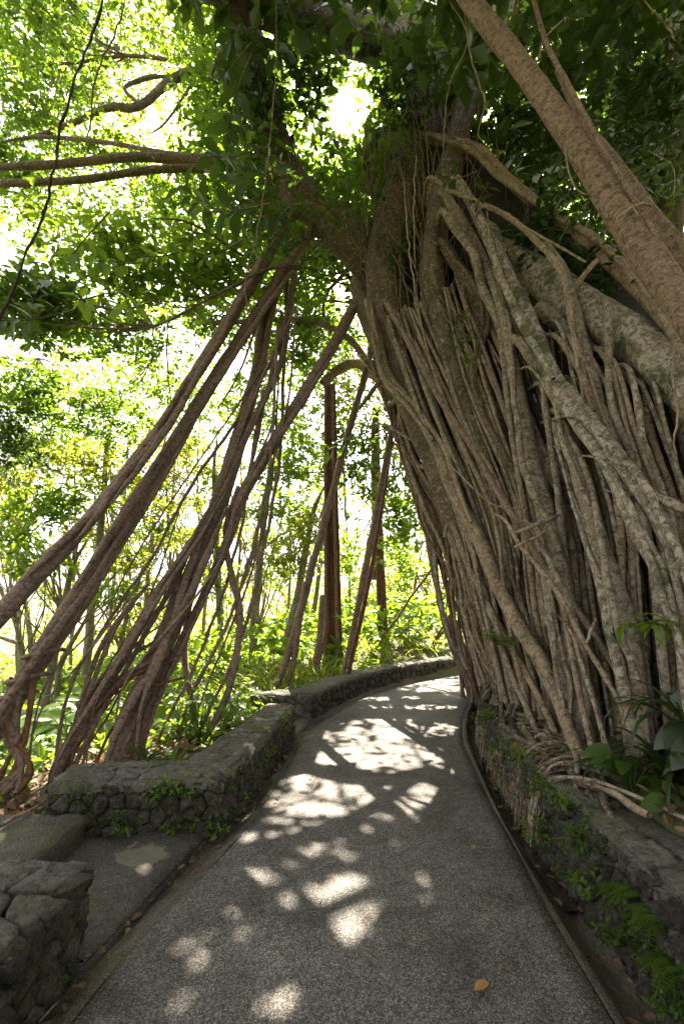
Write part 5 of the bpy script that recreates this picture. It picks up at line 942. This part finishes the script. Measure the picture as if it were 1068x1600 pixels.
for k, (Y, z, n_, L_f, lb) in enumerate([(2.35, .27, 9, .2, 'feathery fern on the retaining wall face, upper of two'), (2.1, .15, 10, .22, 'lowest feathery fern on the retaining wall, nearest the camera'), (2.2, .26, 8, .2, 'feathery fern on the retaining wall close to the right edge'), (2.5, .2, 7, .16, 'small fern on the retaining wall below the coping corner')]):
    fern(lb, fw_(Y, z), n_ + 4, L_f * .8, 'leaf_bright', 621 + k, fan=(2.2, 4.1), up=.7, droop=1.5)
for k, (Y, z, lb) in enumerate([(2.75, .3, 'leafy weed on the retaining wall left of the ferns'), (2.95, .36, 'upright weed near the wall top by the hanging root'), (2.4, .03, 'small weed at the retaining wall foot'), (3.2, .1, 'tiny weed at the wall foot beside the wet gutter'), (2.05, .02, 'weed at the wall foot in the bottom right corner'), (3.6, .42, 'weed among the roots on the wall top'), (4.6, .45, 'fresh green weed between roots far along the wall'), (2.6, .12, 'dark weed midway down the retaining wall')]):
    weed(lb, fw_(Y, z), 16, .034, 'leaf_bright' if k % 2 else 'leaf', 641 + k, .10, (-1, -.2, 0))
fern('fern tuft under the far left end of the root curtain', (2.1, 7.1, .4), 10, .5, 'leaf_bright', 660)
fern('fern among the hanging roots above the wall', P(785, 1010, 4.6), 6, .4, 'leaf', 661)
n1_ = (*n1, 0); f1 = lambda a, z: (*(c1_ - u1 * a * Lf), z)
for k, (a, z, lb) in enumerate([(.60, .24, 'leafy weed high on the planter front wall'), (.74, .26, 'second weed high on the planter front wall, right of the first'), (.93, .02, 'weed at the foot of the planter front wall by the corner'), (.45, .05, 'tiny weed low on the planter front wall'), (.72, .0, 'weed at the foot of the planter front wall, middle')]):
    weed(lb, f1(a, z), 12, .036, 'leaf_bright', 671 + k, .12, n1_)
# fallen leaves and twigs
def fallen(label, px, py, size, mt, az, seed, z=.014):
    g = G(px, py, z); o = bpy.data.objects.new('fallen_leaf', FL[mt]); COL.objects.link(o); orient(o, (g[0], g[1], g[2] + .012), (math.cos(az), math.sin(az), .08), (.2, -.15, 1), size); return tag(o, label, 'leaf', 'fallen leaves', 'thing')
FL = {m_: leaf_shape('fallen_leaf_shape', m_, asp=.42, fold=.5, droop=.12) for m_ in ('leaf_orange', 'litter', 'leaf_bright')}
fallen('orange fallen leaf on the path near the bottom', 740, 1553, .085, 'leaf_orange', .5, 1); fallen('small yellow leaf on the path right of centre', 736, 1330, .06, 'leaf_orange', .9, 2); fallen('brown leaf in the left gutter', 205, 1443, .07, 'litter', 1.2, 3, -.04)
fallen('brown curled leaf lying on the landing slab', 150, 1392, .07, 'litter', .2, 4, .006); fallen('green leaf on the planter wall corner', 312, 1211, .06, 'leaf_bright', .4, 5, TH + .004); fallen('brown leaf on the path below centre', 580, 1510, .045, 'litter', 2, 6)
def stick(label, a_, b_, rad_, seed):
    t_ = thing('twig', label, 'twig', a_); V, Fc, U = tube([np.array(a_) * (1 - f) + np.array(b_) * f + [0, 0, .004] for f in (0, .4, .7, 1)], [rad_, rad_, rad_ * .8, rad_ * .5], 6, .04, .8, .1, seed=seed); part('stem', V, Fc, M['bark_tan'], t_, uv=U)
stick('thin pale twig on the left gutter, bottom edge', G(62, 1598, -.03), G(90, 1568, -.03), .004, 1); stick('twig lying on the slab beside the planter wall', G(148, 1301, .006), G(178, 1307, .006), .005, 2); stick('long dry stick on the ground left of the step', G(0, 1292, .2), G(75, 1250, .2), .012, 3)
stick('dry orange-brown palm stalk lying on the bank', (1.60, 2.62, .47), (1.52, 3.05, .47), .02, 4)

# drifts of dry leaves in the gutters and against the walls
def drift(label, n, A, f0, f1, ylo, yhi, z, seed, sz=.05):
    r = rs(seed); y = r.uniform(ylo, yhi, n); f = r.uniform(f0, f1, n); B = LO if A is LE else RO
    x = xo(A, y) * (1 - f) + xo(B, y) * f; tag(foliage('leaf_litter', np.column_stack([x, y, np.full(n, z)]), 1, seed, sz, .005, 'litter', None, carve=False, flat=.08), label, 'litter', kind='stuff')
drift('dry leaf scraps lying along the left gutter', 150, LE, .15, 1.2, 1.6, 6.2, -.02, 901)
drift('dry leaf scraps lying in the right gutter', 110, RE, .2, 1.1, 1.6, 6.5, -.045, 902)
drift('scattered leaf scraps on the path by its left edge', 60, LE, -2.2, .0, 1.8, 9, .012, 903, .03)
drift('scattered leaf scraps on the path by its right edge', 60, RE, -2.5, -.1, 1.8, 9, .012, 904, .03)

for k, (x0, x1, Y, w_, lb) in enumerate([(28, 20, 18, 4, 'hair-thin pale stem at the far left'), (108, 118, 20, 4, 'thin pale stem behind the second leftmost prop'), (165, 176, 19, 5, 'thin pale stem left of the white gap'), (255, 262, 21, 5, 'thin pale stem right of the white gap'), (278, 270, 17, 6, 'crooked thin stem behind the central prop'), (368, 378, 20, 5, 'thin pale stem beside the ivy-wrapped trunk'), (440, 452, 22, 4, 'thin pale stem behind the greenish leaning trunk'), (545, 540, 22, 4, 'thin pale stem between the two pillars'), (625, 632, 23, 4, 'thin pale stem right of the far pillar'), (322, 310, 23, 5, 'faint stem left of the ivy-wrapped trunk'), (205, 196, 24, 4, 'faintest stem in the white gap')]):
    q = rs(1200 + k); far_tree(lb, [(x0, 1085, w_ * 1.3), (x0 * .8 + x1 * .2 + q.uniform(-5, 5), 1000, w_ * 1.2), (x0 * .4 + x1 * .6 + q.uniform(-8, 8), 900, w_), (x1, 800, w_ * .8), (x1 + q.uniform(-12, 12), 700, w_ * .5)], [(x1 + q.uniform(-40, 40), q.uniform(690, 930), q.uniform(30, 55), q.uniform(12, 22), 34) for _ in range(5)], Yw if k % 2 else Br, Y, lsz=.22)

# moss sprigs and tiny plants that clothe the wall faces
def clothe(label, n, fm_, S0, S1, z0, z1, seed, sz=.022, mt='leaf_bright'):
    r = rs(seed); a_ = r.uniform(S0, S1, n * 3); z_ = r.uniform(z0, z1, n * 3); kk = (np.sin(a_ * 5.1 + seed) * np.sin(z_ * 14 + a_ * 2.3) + .3 * r.randn(n * 3)) > .25
    c = np.array([fm_(p_, q_, .025) for p_, q_ in zip(a_[kk], z_[kk])]); tag(foliage('moss', c, 5, seed, sz, .02, mt, None, carve=False, flat=1.0), label, 'moss', kind='stuff')
clothe('tiny green plants and moss on the retaining wall face', 420, lambda a, b_, c: fm2(a, b_, c), 3.4, 7.2, .0, .40, 951)
clothe('dark moss tufts on the retaining wall face', 300, lambda a, b_, c: fm2(a, b_, c), 3.4, 8.5, -.05, .42, 952, .03, 'leaf')
pm_ = plane_map((*c1_, 0), (*(-u1), 0), (0, 0, 1), (*n1, 0)); clothe('moss tufts on the planter front wall', 90, pm_, .02, Lf, .0, .36, 953, .02)
pm2_ = plane_map((*c0, 0), (*u2, 0), (0, 0, 1), (*n2, 0)); clothe('moss tufts on the planter wall side facing the path', 150, pm2_, .02, Ls, .0, .36, 954, .02)
drift('fine brown leaf crumbs sprinkled across the path', 170, LE, -9, 1.0, 1.7, 9, .014, 905, .022)
